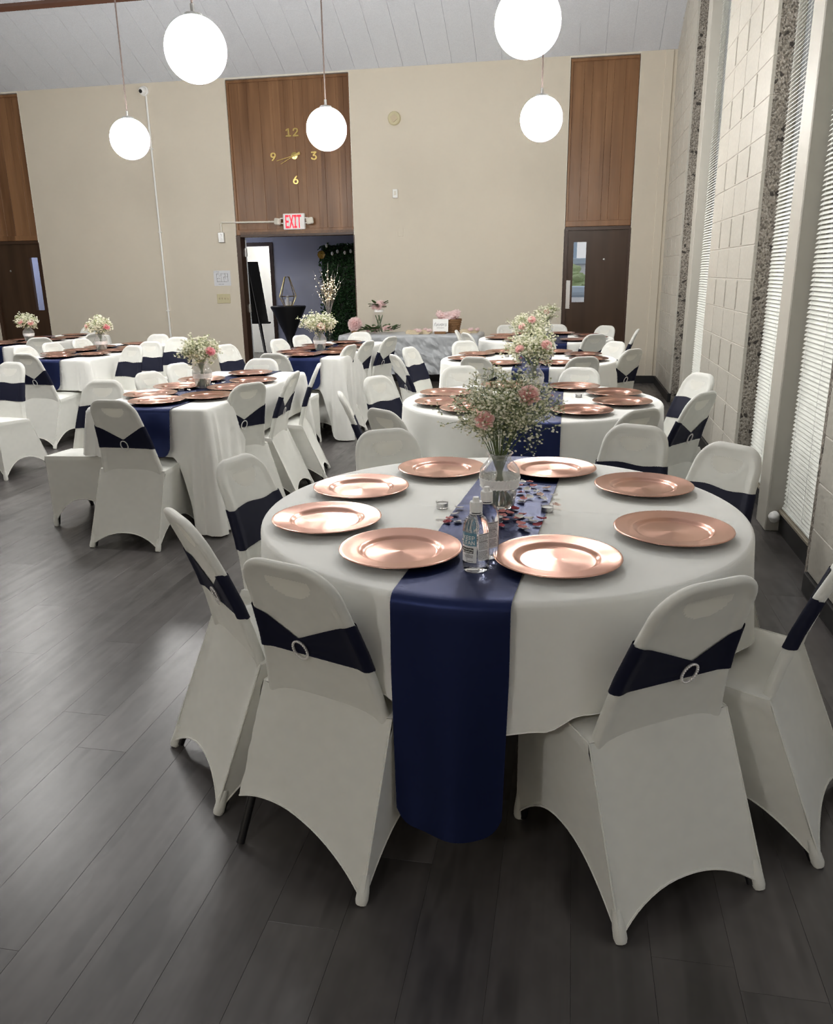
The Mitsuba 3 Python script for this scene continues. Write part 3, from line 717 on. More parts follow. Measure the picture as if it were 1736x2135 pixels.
for i, (tab, (cx, cy)) in enumerate(ROUND.items()):
    k = thing('round_table', f'round folding table hidden under the white cloth of the {NAMES[tab]}', 'table')
    part(k, 'tabletop', lathe([[0, ZTAB - 0.030], [RT - 0.006, ZTAB - 0.030], [RT - 0.002, ZTAB - 0.026], [RT - 0.002, ZTAB - 0.008], [RT - 0.006, ZTAB - 0.003], [0, ZTAB - 0.003]], 64), 'm_tan', 30, to=move(cx, cy))
    for sx in (-1, 1):
        part(k, 'leg_frame', cat([tube([[sx * 0.30, -0.28, 0.0], [sx * 0.30, -0.26, 0.70], [sx * 0.30, 0.26, 0.70], [sx * 0.30, 0.28, 0.0]], 0.014, 8)]), 'm_leg', 30, to=move(cx, cy))
    solo('tablecloth', round_cloth(tab, 11 + i), 'm_cloth', f'ivory white tablecloth draped over the {NAMES[tab]}', 'tablecloth', smooth=40, group='white tablecloths')

RECT = {'t5': (-2.41, 5.12), 't6': (-2.42, 7.93), 't7': (-4.79, 7.68), 't8': (-6.43, 9.02)}
HW, HL = 0.375, 0.905
def rect_path(hw, hl, r, nper=72):
    from shapely import LinearRing
    pts = []
    for (sx, sy, a0) in ((1, 1, 0), (-1, 1, 90), (-1, -1, 180), (1, -1, 270)):
        for a in np.linspace(a0, a0 + 90, 9):
            pts.append([sx * (hw - r) + r * math.cos(math.radians(a)), sy * (hl - r) + r * math.sin(math.radians(a))])
    pts = np.array(pts)
    pts = np.vstack([pts, pts[:1]])
    s = np.concatenate([[0], np.cumsum(np.linalg.norm(np.diff(pts, axis=0), axis=1))])
    q = np.linspace(0, s[-1], nper, endpoint=False)
    return np.stack([np.interp(q, s, pts[:, 0]), np.interp(q, s, pts[:, 1])], 1)
def rect_cloth(tab, seed):
    cx, cy = RECT[tab]
    r = np.random.default_rng(seed)
    n = 360
    B = rect_path(HW, HL, 0.03, n)
    tan = np.roll(B, -1, 0) - np.roll(B, 1, 0); tan /= np.linalg.norm(tan, axis=1, keepdims=True)
    nor = np.stack([tan[:, 1], -tan[:, 0]], 1)
    s = np.arange(n) / n * (4 * (HW + HL))
    corner = np.zeros(n)
    for sx in (-1, 1):
        for sy in (-1, 1):
            d = np.hypot(B[:, 0] - sx * HW, B[:, 1] - sy * HL); corner = np.maximum(corner, 1 - sst(0.0, 0.17, d))
    raised = np.zeros(n)
    for (x, y, fx, fy) in CHAIRS.get(tab, []):
        rel = B + [cx, cy] - [x, y]
        lat = np.abs(rel[:, 0] * fy - rel[:, 1] * fx); fwd = rel[:, 0] * fx + rel[:, 1] * fy
        hit = (1 - sst(0.22, 0.29, lat)) * (fwd > -0.13) * (fwd < 0.36)
        raised = np.maximum(raised, hit)
    k = np.ones(9) / 9
    raised = np.convolve(np.concatenate([raised[-8:], raised, raised[:8]]), k, 'same')[8:-8]
    hem = 0.012 + 0.458 * raised
    ph = r.uniform(0, 6.28, 5)
    fold = 0.5 * np.sin(s * 26 + ph[0]) + 0.5 * np.sin(s * 41 + ph[1]) + 0.4 * np.sin(s * 17 + ph[2])
    rows = []
    for q in (0.004, 0.5, 0.85, 0.95): rows.append(np.stack([cx + B[:, 0] * q, cy + B[:, 1] * q, np.full(n, ZTAB)], 1))
    for t in (0.0, 0.3, 0.6, 0.9):
        a = t * math.pi / 2
        o = -0.014 + 0.020 * math.sin(a)
        rows.append(np.stack([cx + B[:, 0] + nor[:, 0] * o, cy + B[:, 1] + nor[:, 1] * o, np.full(n, ZTAB - 0.016 * (1 - math.cos(a)))], 1))
    for t in np.linspace(0.03, 1, 18):
        z = (ZTAB - 0.016) * (1 - t) + hem * t
        low = np.clip((ZTAB - z) / ZTAB, 0, 1)
        o = 0.007 + 0.014 * low + (fold * 0.018 * (0.5 + 0.5 * (1 - raised)) + corner * (0.075 + 0.035 * np.sin(s * 75 + ph[3]))) * low ** 0.75
        rows.append(np.stack([cx + B[:, 0] + nor[:, 0] * o, cy + B[:, 1] + nor[:, 1] * o, z], 1))
    m = grid(np.array(rows), True)
    # B runs counter-clockwise seen from above, so the sheet already faces outward
    return m
for i, (tab, (cx, cy)) in enumerate(RECT.items()):
    k = thing('banquet_table', f'long folding table hidden under the white cloth of the {NAMES[tab]}', 'table')
    part(k, 'tabletop', cbox(-HW + 0.004, HW - 0.004, -HL + 0.004, HL - 0.004, ZTAB - 0.03, ZTAB - 0.004, 0.006), 'm_tan', to=move(cx, cy))
    for sy in (-1, 1):
        part(k, 'leg_frame', tube([[-0.28, sy * 0.7, 0.0], [-0.28, sy * 0.7, 0.70], [0.28, sy * 0.7, 0.70], [0.28, sy * 0.7, 0.0]], 0.013, 8), 'm_leg', 30, to=move(cx, cy))
    solo('tablecloth', rect_cloth(tab, 31 + i), 'm_cloth', f'white floor length tablecloth on the {NAMES[tab]}', 'tablecloth', smooth=40, group='white tablecloths')

# runners (navy satin)
def runner(tab, hw, ang, x_off, near_z, far_z, seed, wrinkle=0.0):
    rect = tab in RECT
    cx, cy = (RECT if rect else ROUND)[tab]
    nu = 25
    us = np.linspace(-hw, hw, nu)
    ca, sa = math.cos(ang), math.sin(ang)
    cols = []
    for u in us:
        xo = u + x_off
        L = HL + 0.012 if rect else math.sqrt((RT + 0.010) ** 2 - xo ** 2)
        e = (abs(u) / hw)
        pn = near_z + 0.055 * e ** 7
        pf = far_z
        col = []
        nh = 22
        for t in np.linspace(0, 1, nh):
            z = pn + (ZTAB - 0.016 - pn) * t
            d = 1 - t
            out = 0.020 + 0.020 * d + 0.012 * d * math.sin(u * 30 + 1 + seed) + 0.05 * max(0, d - 0.86) * (1 - e ** 4) * (1 if near_z < 0.3 else 0)
            sh = 1 - 0.10 * max(0, d - 0.3) * (1 if near_z < 0.3 else 0.3)
            col.append([x_off + u * sh, -(L + out), z])
        for a in (0.3, 0.65): col.append([xo, -(L + 0.018 * math.cos(a * math.pi / 2) - 0.008 * a), ZTAB - 0.014 + 0.018 * math.sin(a * math.pi / 2)])
        for v in np.linspace(-L + 0.012, L - 0.012, 110):
            wv = meshkit.fbm(np.array([[xo * 9 + v * 4 + seed, v * 26 - xo * 9, seed]]), 2)[0] - 0.5
            mask = math.exp(-((v + 0.12) / 0.22) ** 2)
            col.append([xo, v, ZTAB + 0.0045 + wrinkle * (0.3 + mask) * max(0, wv + 0.15)])
        for a in (0.65, 0.3): col.append([xo, (L + 0.018 * math.cos(a * math.pi / 2) - 0.008 * a), ZTAB - 0.014 + 0.018 * math.sin(a * math.pi / 2)])
        for t in np.linspace(1, 0, 10):
            col.append([xo, L + 0.02 + 0.02 * (1 - t), pf + (ZTAB - 0.016 - pf) * t])
        cols.append(col)
    P = np.array(cols).transpose(1, 0, 2)
    P2 = P.copy(); P2[..., 0] = cx + P[..., 0] * ca - P[..., 1] * sa; P2[..., 1] = cy + P[..., 0] * sa + P[..., 1] * ca
    return grid(P2)
for i, (tab, hw, ang, xo, nz, fz, wr) in enumerate([('t1', 0.143, -0.075, 0.005, 0.13, 0.40, 0.006), ('t2', 0.143, 0.0, 0.045, 0.30, 0.47, 0.003), ('t3', 0.143, 0.0, 0.06, 0.40, 0.47, 0.002), ('t4', 0.143, 0.0, 0.10, 0.42, 0.47, 0.002),
                                                  ('t5', 0.150, 0.0, 0.02, 0.475, 0.475, 0.002), ('t6', 0.150, 0.0, 0.05, 0.475, 0.475, 0.002), ('t7', 0.145, 0.0, -0.02, 0.475, 0.475, 0.002), ('t8', 0.145, 0.0, 0.0, 0.3, 0.475, 0.002)]):
    solo('table_runner', runner(tab, hw, ang, xo, nz, fz, i * 3.7, wr), 'm_satin', f'navy satin runner across the {NAMES[tab]}' + (', hanging almost to the floor' if i == 0 else ''), 'table runner', smooth=50, group='navy table runners')

# ------------------------------------------------------------------ charger plates
def charger_ply():
    top = [(0.0, 0.0078), (0.004, 0.0074), (0.02, 0.0066), (0.05, 0.0058), (0.08, 0.0054), (0.094, 0.0056), (0.099, 0.0066), (0.103, 0.0088), (0.1065, 0.0115), (0.110, 0.0136), (0.114, 0.0148), (0.119, 0.0154), (0.130, 0.0162), (0.142, 0.0178), (0.153, 0.0196), (0.160, 0.0206), (0.1635, 0.0206), (0.1655, 0.0196), (0.166, 0.0182)]
    n = 96
    a = np.linspace(0, 2 * np.pi, n + 1)
    P = np.array([[[max(r, 1e-4) * math.cos(t), max(r, 1e-4) * math.sin(t), z] for t in a] for r, z in top])
    uv = np.array([[[r * 5, t / (2 * np.pi)] for t in a] for r, z in top]).reshape(-1, 2)
    g = grid(P); g.invert() if g.face_normals[:, 2].mean() < 0 else None
    return mikit.ply(g, 'm_copper', smooth=True, uv=uv)
CH = charger_ply()
CHU = mikit.ply(lathe([[0.166, 0.0182], [0.164, 0.0168], [0.150, 0.0140], [0.118, 0.0100], [0.104, 0.002], [0.100, 0.0], [0.0, 0.0]], 64), 'm_under', smooth=30)
def charger(x, y, label, group, z=ZTAB):
    k = thing('charger_plate', label, 'plate', group)
    to = move(x, y, z + 0.0045, rng.uniform(0, 360))
    part(k, 'top_face', CH, None, to=to); part(k, 'underside', CHU, None, to=to)
PT = [(-0.012, 1.975, 'right of the sanitizer bottles'), (-0.428, 1.979, 'left of the sanitizer bottles'), (-0.707, 2.221, 'at front left'), (-0.696, 2.595, 'at back left'),
      (-0.461, 2.905, 'behind the vase at left'), (-0.053, 2.955, 'behind the vase at right'), (0.265, 2.74, 'at back right'), (0.308, 2.253, 'at front right')]
for x, y, l in PT: charger(x, y, f'rose gold charger plate {l} on the nearest round table', 'charger plates on the nearest round table')
RING = ['front right of the runner', 'right front', 'right back', 'back right of the runner', 'back left of the runner', 'left back', 'left front', 'front left of the runner']
def ring(tab, angs, r=0.535):
    cx, cy = ROUND[tab]
    for l, a in zip(RING, angs):
        charger(cx + r * math.cos(math.radians(a)), cy + r * math.sin(math.radians(a)), f'rose gold charger plate at {l} on the {NAMES[tab]}', f'charger plates on the {NAMES[tab]}')
ring('t2', [-57, -14, 24, 62, 110, 166, 205, 235])
ring('t3', [-60, -16, 28, 66, 118, 152, 196, 250])
ring('t4', [-52, -14, 28, 72, 118, 156, 200, 240])
def rect_plates(tab, spots):
    cx, cy = RECT[tab]
    for (dx, dy, l) in spots: charger(cx + dx, cy + dy, f'rose gold charger plate {l} of the {NAMES[tab]}', f'charger plates on the {NAMES[tab]}')
SP = [(-0.02, -0.72, 'at the near end'), (-0.20, -0.46, 'nearest on the left side'), (-0.19, -0.10, 'second on the left side'), (-0.19, 0.26, 'third on the left side'), (0.205, -0.50, 'nearest on the right side'), (0.205, -0.12, 'second on the right side'), (0.21, 0.24, 'third on the right side'), (0.02, 0.66, 'at the far end')]
rect_plates('t5', SP)
rect_plates('t6', [(a, b - 0.03, l) for a, b, l in SP]); rect_plates('t7', [(a, b, l) for a, b, l in SP]); rect_plates('t8', SP)

# ------------------------------------------------------------------ vases and bouquets
VP_ = [(0.0, 0.001), (0.044, 0.0), (0.048, 0.004), (0.052, 0.03), (0.058, 0.065), (0.0635, 0.095), (0.0645, 0.108), (0.062, 0.122), (0.054, 0.135), (0.044, 0.146), (0.037, 0.155), (0.0345, 0.162), (0.036, 0.168), (0.041, 0.175)]
VASE = mikit.ply(lathe(VP_), 'm_vase', smooth=45)
VRIM = mikit.ply(tube([[0.041 * math.cos(a), 0.041 * math.sin(a), 0.1755] for a in np.linspace(0, 2 * np.pi, 40, endpoint=False)], 0.0016, 8, closed=True), 'm_glass', smooth=True)
VBASE = mikit.ply(lathe([[0, 0.002], [0.043, 0.002], [0.047, 0.006], [0.045, 0.012], [0, 0.009]], 40), 'm_glass', smooth=40)
VWAT = mikit.ply(lathe([[0, 0.0132], [0.0448, 0.0142], [0.0495, 0.03], [0.0525, 0.05], [0, 0.05]], 40), 'm_water', smooth=40)
def lace():
    n = 96; rows = 7
    P = np.zeros((rows, n, 3))
    for i in range(rows):
        z = 0.066 + 0.034 * i / (rows - 1)
        for j in range(n):
            a = 2 * np.pi * j / n
            e = 0.0018 * math.sin(j * 2 * np.pi / n * 32) * (1 if i in (0, rows - 1) else 0)
            r = np.interp(z, [0.065, 0.095, 0.108], [0.0588, 0.0645, 0.0655]) + 0.0006 + 0.0005 * ((i + j) % 2)
            P[i, j] = [r * math.cos(a), r * math.sin(a), z + e]
    return cat([grid(P, True)] + [tube([[0.0640 * math.cos(a) * (0.965 if k == 0 else 1.012), 0.0640 * math.sin(a) * (0.965 if k == 0 else 1.012), z] for a in np.linspace(0, 2 * np.pi, 48, endpoint=False)], 0.0014, 5, closed=True) for k, z in ((0, 0.070), (1, 0.097))])
LACE = mikit.ply(lace(), 'm_lace', smooth=False)
def carnation(rad, seed):
    r = np.random.default_rng(seed); ms = []
    for k in range(7):
        n = 28
        tilt = 0.25 + 0.19 * k
        P = np.zeros((4, n, 3))
        for i in range(4):
            q = i / 3
            for j in range(n):
                a = 2 * np.pi * j / n + k
                rr = rad * (0.12 + 0.88 * q * math.sin(min(tilt, 1.45)))
                zz = rad * (0.95 * q * math.cos(min(tilt, 1.45)) - 0.1) + 0.13 * rad * q * math.sin(a * 9 + k * 2) + 0.08 * rad * q * r.normal()
                rr *= 1 + 0.10 * q * math.sin(a * 7 + k)
                P[i, j] = [rr * math.cos(a), rr * math.sin(a), zz]
        ms.append(grid(P, True))
    calyx = lathe([[0, -rad * 1.1], [rad * 0.16, -rad * 1.0], [rad * 0.24, -rad * 0.5], [rad * 0.3, -0.05 * rad], [0, 0]], 12)
    return cat(ms), calyx
ICO0 = trimesh.creation.icosahedron()
def bez(p0, p1, p2, n=7):
    t = np.linspace(0, 1, n)[:, None]
    return (1 - t) ** 2 * p0 + 2 * t * (1 - t) * p1 + t ** 2 * p2
def bouquet(seed, spread, height, nmain, nbr, nfl, fr, sides=4, lean=(0, 0)):
    """baby's breath in a vase: returns stems mesh, cream florets, greenish buds; local origin at the vase foot"""
    r = np.random.default_rng(seed)
    stems, tips, gtips = [], [], []
    for m in range(nmain):
        a = 2 * np.pi * (m + 0.5 * r.random()) / nmain; q = math.sqrt((m % 5 + 0.6) / 5.0)
        foot = np.array([-0.030 * math.cos(a), -0.030 * math.sin(a), 0.014])
        neck = np.array([0.027 * q * math.cos(a), 0.027 * q * math.sin(a), 0.165])
        end = np.array([spread * q * math.cos(a) + lean[0], spread * q * math.sin(a) + lean[1], 0.175 + height * (1.0 - 0.55 * q ** 2) * r.uniform(0.8, 1.0)])
        mid = neck + (end - neck) * 0.35 + [0, 0, 0.05]
        pts = np.vstack([[foot, (foot + neck) / 2], bez(neck, mid, end, 6)])
        stems.append(tube(pts, np.linspace(0.0020, 0.0009, len(pts)), sides + 1, caps=False))
        for b in range(nbr):
            t = r.uniform(0.30, 1.0); base = np.array([np.interp(t, np.linspace(0, 1, 6), pts[2:, k]) for k in range(3)])
            d = (end - neck) / np.linalg.norm(end - neck) * 0.5 + r.normal(size=3) * [0.62, 0.62, 0.45]; d /= np.linalg.norm(d)
            L = r.uniform(0.03, 0.075)
            tip = base + d * L
            stems.append(tube(bez(base, base + d * L * 0.5 + [0, 0, 0.006], tip, 4), 0.0007, 3, caps=False))
            for f in range(nfl):
                dd = d * 0.4 + r.normal(size=3) * 0.7; dd /= np.linalg.norm(dd)
                e = tip + dd * r.uniform(0.008, 0.030)
                stems.append(tube([tip, e], 0.00045, 3, caps=False))
                (gtips if r.random() < 0.38 else tips).append(e)
    def blobs(ps, s):
        vs, fs = [], []
        for i, p in enumerate(ps):
            sc = s * r.uniform(0.7, 1.25) * (1 + 0.2 * r.normal(size=(12, 1)))
            vs.append(ICO0.vertices * sc * [1, 1, 0.75] + p); fs.append(ICO0.faces + 12 * i)
        return trimesh.Trimesh(np.vstack(vs), np.vstack(fs), process=False)
    return cat(stems), blobs(tips, fr), blobs(gtips, fr * 0.7)
def vase_with_flowers(tab, x, y, seed, where, spread, height, nmain, nbr, nfl, fr, carns, lean=(0, 0)):
    to = move(x, y, ZTAB + 0.006, rng.uniform(0, 360) * 0)
    v = thing('flower_vase', f'clear glass vase with a white lace band {where}', 'vase')
    part(v, 'glass', VASE, None, to=to); part(v, 'rim', VRIM, None, to=to); part(v, 'foot', VBASE, None, to=to); part(v, 'lace_band', LACE, None, to=to, label='white lace band'); part(v, 'water', VWAT, None, to=to)
    s, f, g = bouquet(seed, spread, height, nmain, nbr, nfl, fr, lean=lean)
    b = thing('flower_bouquet', f"baby's breath and pink carnations in the vase {where}", 'bouquet')
    part(b, 'stems', s, 'm_stem', True, to=to, kind='stuff'); part(b, 'white_florets', f, 'm_floret', False, to=to, kind='stuff'); part(b, 'buds', g, 'm_floretg', False, to=to, kind='stuff')
    for i, (cx, cy, cz, rad, tx, ty, mat) in enumerate(carns):
        cm, cal = carnation(rad, seed + i)
        R = trimesh.geometry.align_vectors([0, 0, 1], np.array([tx, ty, 0.8]) / np.linalg.norm([tx, ty, 0.8])); R[:3, 3] = [cx, cy, cz]
        cm.apply_transform(R); cal.apply_transform(R)
        st = tube(bez(np.array([0.004, 0, 0.16]), np.array([cx * 0.3, cy * 0.3, 0.2]), np.array([cx, cy, cz - rad * 0.6]), 6), 0.0016, 5, caps=False)
        ck = part(b, 'carnation', cm, mat, 40, to=to, label='pink carnation')
        scene[ck + '__calyx'] = {**mikit.ply(cat([cal, st]), 'm_stem', smooth=40), 'to_world': to}
vase_with_flowers('t1', -0.205, 2.462, 5, 'on the nearest round table', 0.158, 0.265, 26, 16, 8, 0.0040,
                  [(-0.036, -0.130, 0.300, 0.030, -0.15, -0.9, 'm_carn'), (0.088, -0.060, 0.365, 0.033, 0.2, -0.8, 'm_carn')], lean=(0.018, 0))
vase_with_flowers('t2', -0.215, 4.95, 6, 'on the second round table', 0.165, 0.20, 22, 13, 7, 0.0066, [(0.075, -0.12, 0.30, 0.034, 0.3, -0.7, 'm_carn'), (-0.08, -0.10, 0.275, 0.030, -0.3, -0.6, 'm_carn')])
vase_with_flowers('t3', -0.36, 7.08, 7, 'on the third round table', 0.17, 0.19, 20, 10, 7, 0.0070, [(0.03, -0.11, 0.325, 0.036, 0.1, -0.7, 'm_carn'), (-0.05, -0.13, 0.27, 0.032, -0.2, -0.7, 'm_carn')])
vase_with_flowers('t4', -0.27, 9.42, 8, 'on the farthest round table', 0.105, 0.15, 18, 9, 6, 0.0085, [(-0.01, -0.09, 0.28, 0.036, 0.0, -0.8, 'm_carn')])
vase_with_flowers('t5', -2.43, 5.04, 9, 'on the nearest rectangular table', 0.115, 0.125, 22, 12, 7, 0.0058, [(0.100, -0.06, 0.245, 0.034, 0.6, -0.6, 'm_carn2')])
vase_with_flowers('t6', -2.44, 7.72, 10, 'on the table before the doorway', 0.19, 0.165, 24, 11, 7, 0.0070, [(0.05, -0.09, 0.235, 0.042, 0.3, -0.8, 'm_carn')])
vase_with_flowers('t7', -4.76, 7.62, 12, 'on the table below the wall conduit', 0.105, 0.135, 20, 9, 7, 0.0075, [(-0.085, -0.06, 0.25, 0.034, -0.5, -0.7, 'm_carn'), (0.100, -0.03, 0.24, 0.036, 0.6, -0.5, 'm_carn2')])
vase_with_flowers('t8', -6.40, 8.74, 13, 'on the far left rectangular table', 0.115, 0.11, 20, 9, 7, 0.0080, [(-0.01, -0.10, 0.235, 0.034, 0, -0.8, 'm_carn'), (0.090, -0.06, 0.22, 0.036, 0.5, -0.6, 'm_carn')])

# ------------------------------------------------------------------ tealights
TL_CUP = mikit.ply(lathe([[0, 0.0008], [0.0185, 0.0], [0.0198, 0.002], [0.0202, 0.022], [0.0192, 0.022], [0.0188, 0.003], [0, 0.0025]], 32), 'm_glass', smooth=40)
TL_TIN = mikit.ply(lathe([[0, 0.0035], [0.0180, 0.0035], [0.0182, 0.016], [0.0175, 0.016]], 32), 'm_metal', smooth=40)
TL_WAX = mikit.ply(lathe([[0.0176, 0.0145], [0.006, 0.0140], [0.0, 0.0150]], 24), 'm_wax', smooth=True)
TL_WICK = mikit.ply(tube([[0, 0, 0.0145], [0.0006, 0, 0.022], [0.0018, 0, 0.0255]], 0.0007, 5), 'm_wax')
for x, y, l in [(-0.386, 2.435, 'on the cloth left of the vase, nearest round table'), (-0.052, 2.437, 'on the right edge of the runner on the nearest round table'), (-0.198, 2.292, 'behind the hand sanitizer bottles on the nearest round table'),
                (0.06, 4.86, 'right of the vase on the second round table'), (-0.55, 7.2, 'left of the runner on the third round table'), (-2.52, 4.90, 'in front of the vase on the nearest rectangular table'), (-2.30, 5.10, 'right of the vase on the nearest rectangular table')]:
    k = thing('tealight', f'clear cup tealight candle {l}', 'candle')
    to = move(x, y, ZTAB + (0.007 if abs(x + 0.198) < 0.01 else 0.002))
    for nme, d in (('cup', TL_CUP), ('tin', TL_TIN), ('wax', TL_WAX), ('wick', TL_WICK)): part(k, nme, d, None, to=to)

# ------------------------------------------------------------------ silk rose petals
def petal_mesh(seed):
    r = np.random.default_rng(seed)
    n, m = 7, 9
    P = np.zeros((n, m, 3))
    for i, v in enumerate(np.linspace(0, 1, n)):
        w = 0.0125 * math.sin(math.pi * (0.10 + 0.80 * v)) ** 0.75 * (1.0 if v < 0.8 else 0.94)
        for j, u in enumerate(np.linspace(-1, 1, m)):
            notch = 0.0022 * max(0, v - 0.8) / 0.2 * math.exp(-(u / 0.3) ** 2)
            P[i, j] = [w * u, (v - 0.5) * 0.029 - notch, 0.0045 * u * u * (0.6 + 0.4 * v) + 0.010 * max(0, v - 0.45) ** 1.5 * (1 + 0.4 * r.normal() * 0.3) + 0.004 * (1 - v) ** 2]
    return grid(P)
PETM = [petal_mesh(i) for i in range(3)]
PET = {c: [mikit.ply(m, f'm_pet_{c}', smooth=True) for m in PETM] for c in 'wprb'}
PL_ = {'w': 'white', 'p': 'coral pink', 'r': 'deep red', 'b': 'pale blush'}
def petal(x, y, c, where, group, z=0.0):
    k = solo('rose_petal', PET[c][rng.integers(3)], None, f'{PL_[c]} silk rose petal {where}', 'petal', group=f'{PL_[c]} petals {group}',
             to=T().translate([x, y, ZTAB + 0.0085 + z]).rotate([0, 0, 1], float(rng.uniform(0, 360))).rotate([1, 0, 0], float(rng.uniform(-10, 10))).rotate([0, 1, 0], float(rng.uniform(-12, 12))))
for (x, y), c in zip([(-0.148, 2.762), (-0.122, 2.765), (-0.156, 2.709), (-0.108, 2.712), (-0.061, 2.688), (-0.127, 2.664), (-0.147, 2.617), (-0.093, 2.639), (-0.08, 2.597), (-0.114, 2.565), (-0.133, 2.541), (-0.138, 2.507), (-0.067, 2.55), (-0.032, 2.597), (-0.024, 2.482), (-0.327, 2.409), (-0.33, 2.34), (-0.34, 2.291), (-0.342, 2.256), (-0.363, 2.259), (-0.31, 2.261), (-0.152, 2.424), (-0.19, 2.384), (-0.166, 2.375), (-0.126, 2.362), (-0.184, 2.342), (-0.133, 2.338), (-0.103, 2.324), (-0.066, 2.329), (-0.14, 2.317), (-0.174, 2.3), (-0.09, 2.297), (-0.125, 2.27), (-0.074, 2.263), (-0.181, 2.24), (-0.118, 2.235), (-0.106, 2.218)],
                     'wpppbwpwbwpwwwbwwprwwrppppwwrppwprrpw'):
    w_ = 'left of the sanitizer bottles' if x < -0.29 else 'right of the vase' if y > 2.475 else 'in front of the vase' if y > 2.32 else 'right of the sanitizer bottles'
    petal(x, y, c, w_ + ' on the nearest round table', w_ + ' on the nearest round table')
for tab in ('t2', 't5', 't3', 't6'):
    cx, cy = (ROUND.get(tab) or RECT.get(tab))
    for i in range(9):
        petal(cx + rng.uniform(-0.10, 0.16), cy + rng.uniform(-0.30, 0.22), 'wprpbwppw'[i], f'on the runner of the {NAMES[tab]}', f'on the {NAMES[tab]}')

# ------------------------------------------------------------------ hand sanitizer bottles
def bend(mesh, r, a0):
    """lettering in the xy plane (x along the arc, y up) wrapped round a vertical cylinder of radius r, centred on angle a0"""
    v = mesh.vertices.copy(); a = a0 + v[:, 0] / r; rr = r + v[:, 2]
    return trimesh.Trimesh(np.stack([rr * np.cos(a), rr * np.sin(a), v[:, 1]], 1), mesh.faces, process=False)
def arc_patch(r, a0, w, z0, z1, n=18):
    a = a0 + np.linspace(-w / 2, w / 2, n) / r
    return grid(np.array([[[r * math.cos(q), r * math.sin(q), z] for q in a] for z in (z0, z1)]))
def text(s, h, cx, y, bold=False, right=None):
    m = meshkit.text_mesh(s, h, 0.00025, bold)
    w = m.bounds[1][0] - m.bounds[0][0]
    m.apply_translation([(cx - w / 2 if right is None else right - w) - m.bounds[0][0], y, 0.0])
    return m
BR = 0.0335
BOT = lathe([[0, 0.004], [0.012, 0.003], [0.024, 0.0], [0.030, 0.001], [0.0325, 0.006], [0.033, 0.015], [0.033, 0.108], [0.0315, 0.122], [0.0265, 0.134], [0.019, 0.142], [0.0145, 0.146], [0.0135, 0.152], [0.0135, 0.158], [0, 0.158]], 48)
CAP = cat([lathe([[0.0150, 0.1525], [0.0160, 0.1535], [0.0160, 0.176], [0.0148, 0.179], [0, 0.179]], 32), lathe([[0.0085, 0.179], [0.0085, 0.187], [0.0075, 0.190], [0, 0.190]], 24), lathe([[0.0135, 0.147], [0.0165, 0.1478], [0.0165, 0.1495], [0.0135, 0.150]], 32)])
def sanitizer(x, y, rot, label):
    k = thing('sanitizer_bottle', label, 'bottle')
    to = move(x, y, ZTAB + 0.0065, rot)
    part(k, 'bottle', BOT, 'm_glass', 35, to=to)
    part(k, 'cap', CAP, 'm_white', 35, to=to, label='white flip cap')
    a0 = -math.pi / 2
    fl = part(k, 'front_label', cat([arc_patch(BR + 0.0002, a0, 0.047, 0.028, 0.072)]), 'm_label_w', True, to=to, label='white front label')
    scene[fl + '__blue_band'] = {**mikit.ply(arc_patch(BR + 0.0003, a0, 0.047, 0.072, 0.106), 'm_label_b', smooth=True), 'to_world': to}
    scene[fl + '__black_band'] = {**mikit.ply(arc_patch(BR + 0.0004, a0 - 0.10, 0.038, 0.0525, 0.0665), 'm_black', smooth=True), 'to_world': to}
    wt = [bend(text('KEEP', 0.0100, 0, 0.0880, True, right=0.019), BR + 0.0006, a0), bend(text('CLEAN', 0.0100, 0, 0.0755, True, right=0.019), BR + 0.0006, a0),
          bend(text('moisturizing', 0.0042, 0, 0.0605, True, right=0.0145), BR + 0.0007, a0), bend(text('Hand Sanitizer', 0.0042, 0, 0.0542, True, right=0.0145), BR + 0.0007, a0)]
    scene[fl + '__white_lettering'] = {**mikit.ply(cat(wt), 'm_white'), 'to_world': to}
    lines = [bend(trimesh.creation.box(bounds=[[0.0145 - w, z, 0], [0.0145, z + 0.0014, 0.0002]]).subdivide().subdivide(), BR + 0.0004, a0) for w, z in ((0.019, 0.0475), (0.027, 0.0443), (0.023, 0.0411), (0.018, 0.0310))]
    scene[fl + '__small_print'] = {**mikit.ply(cat(lines), 'm_ink'), 'to_world': to}
    b0 = a0 + 0.047 / BR / 2 + 0.10 + 0.036 / BR / 2
    bl = part(k, 'back_label', arc_patch(BR + 0.0002, b0, 0.036, 0.033, 0.104), 'm_label_w', True, to=to, label='white back label with small print')
    ln = []
    for q in range(17):
        z = 0.100 - q * 0.0037 - (0.003 if q > 10 else 0)
        w = 0.031 - 0.010 * ((q * 37) % 10) / 10
        ln.append(bend(trimesh.creation.box(bounds=[[-0.016, z, 0], [-0.016 + w, z + (0.0012 if q not in (0, 5) else 0.002), 0.0002]]).subdivide().subdivide(), BR + 0.0004, b0))
    scene[bl + '__small_print'] = {**mikit.ply(cat(ln), 'm_ink'), 'to_world': to}
sanitizer(-0.214, 1.885, -30, 'front hand sanitizer bottle with a blue and white KEEP CLEAN label on the navy runner')
sanitizer(-0.198, 1.985, -38, 'hand sanitizer bottle half hidden behind the front one on the navy runner')

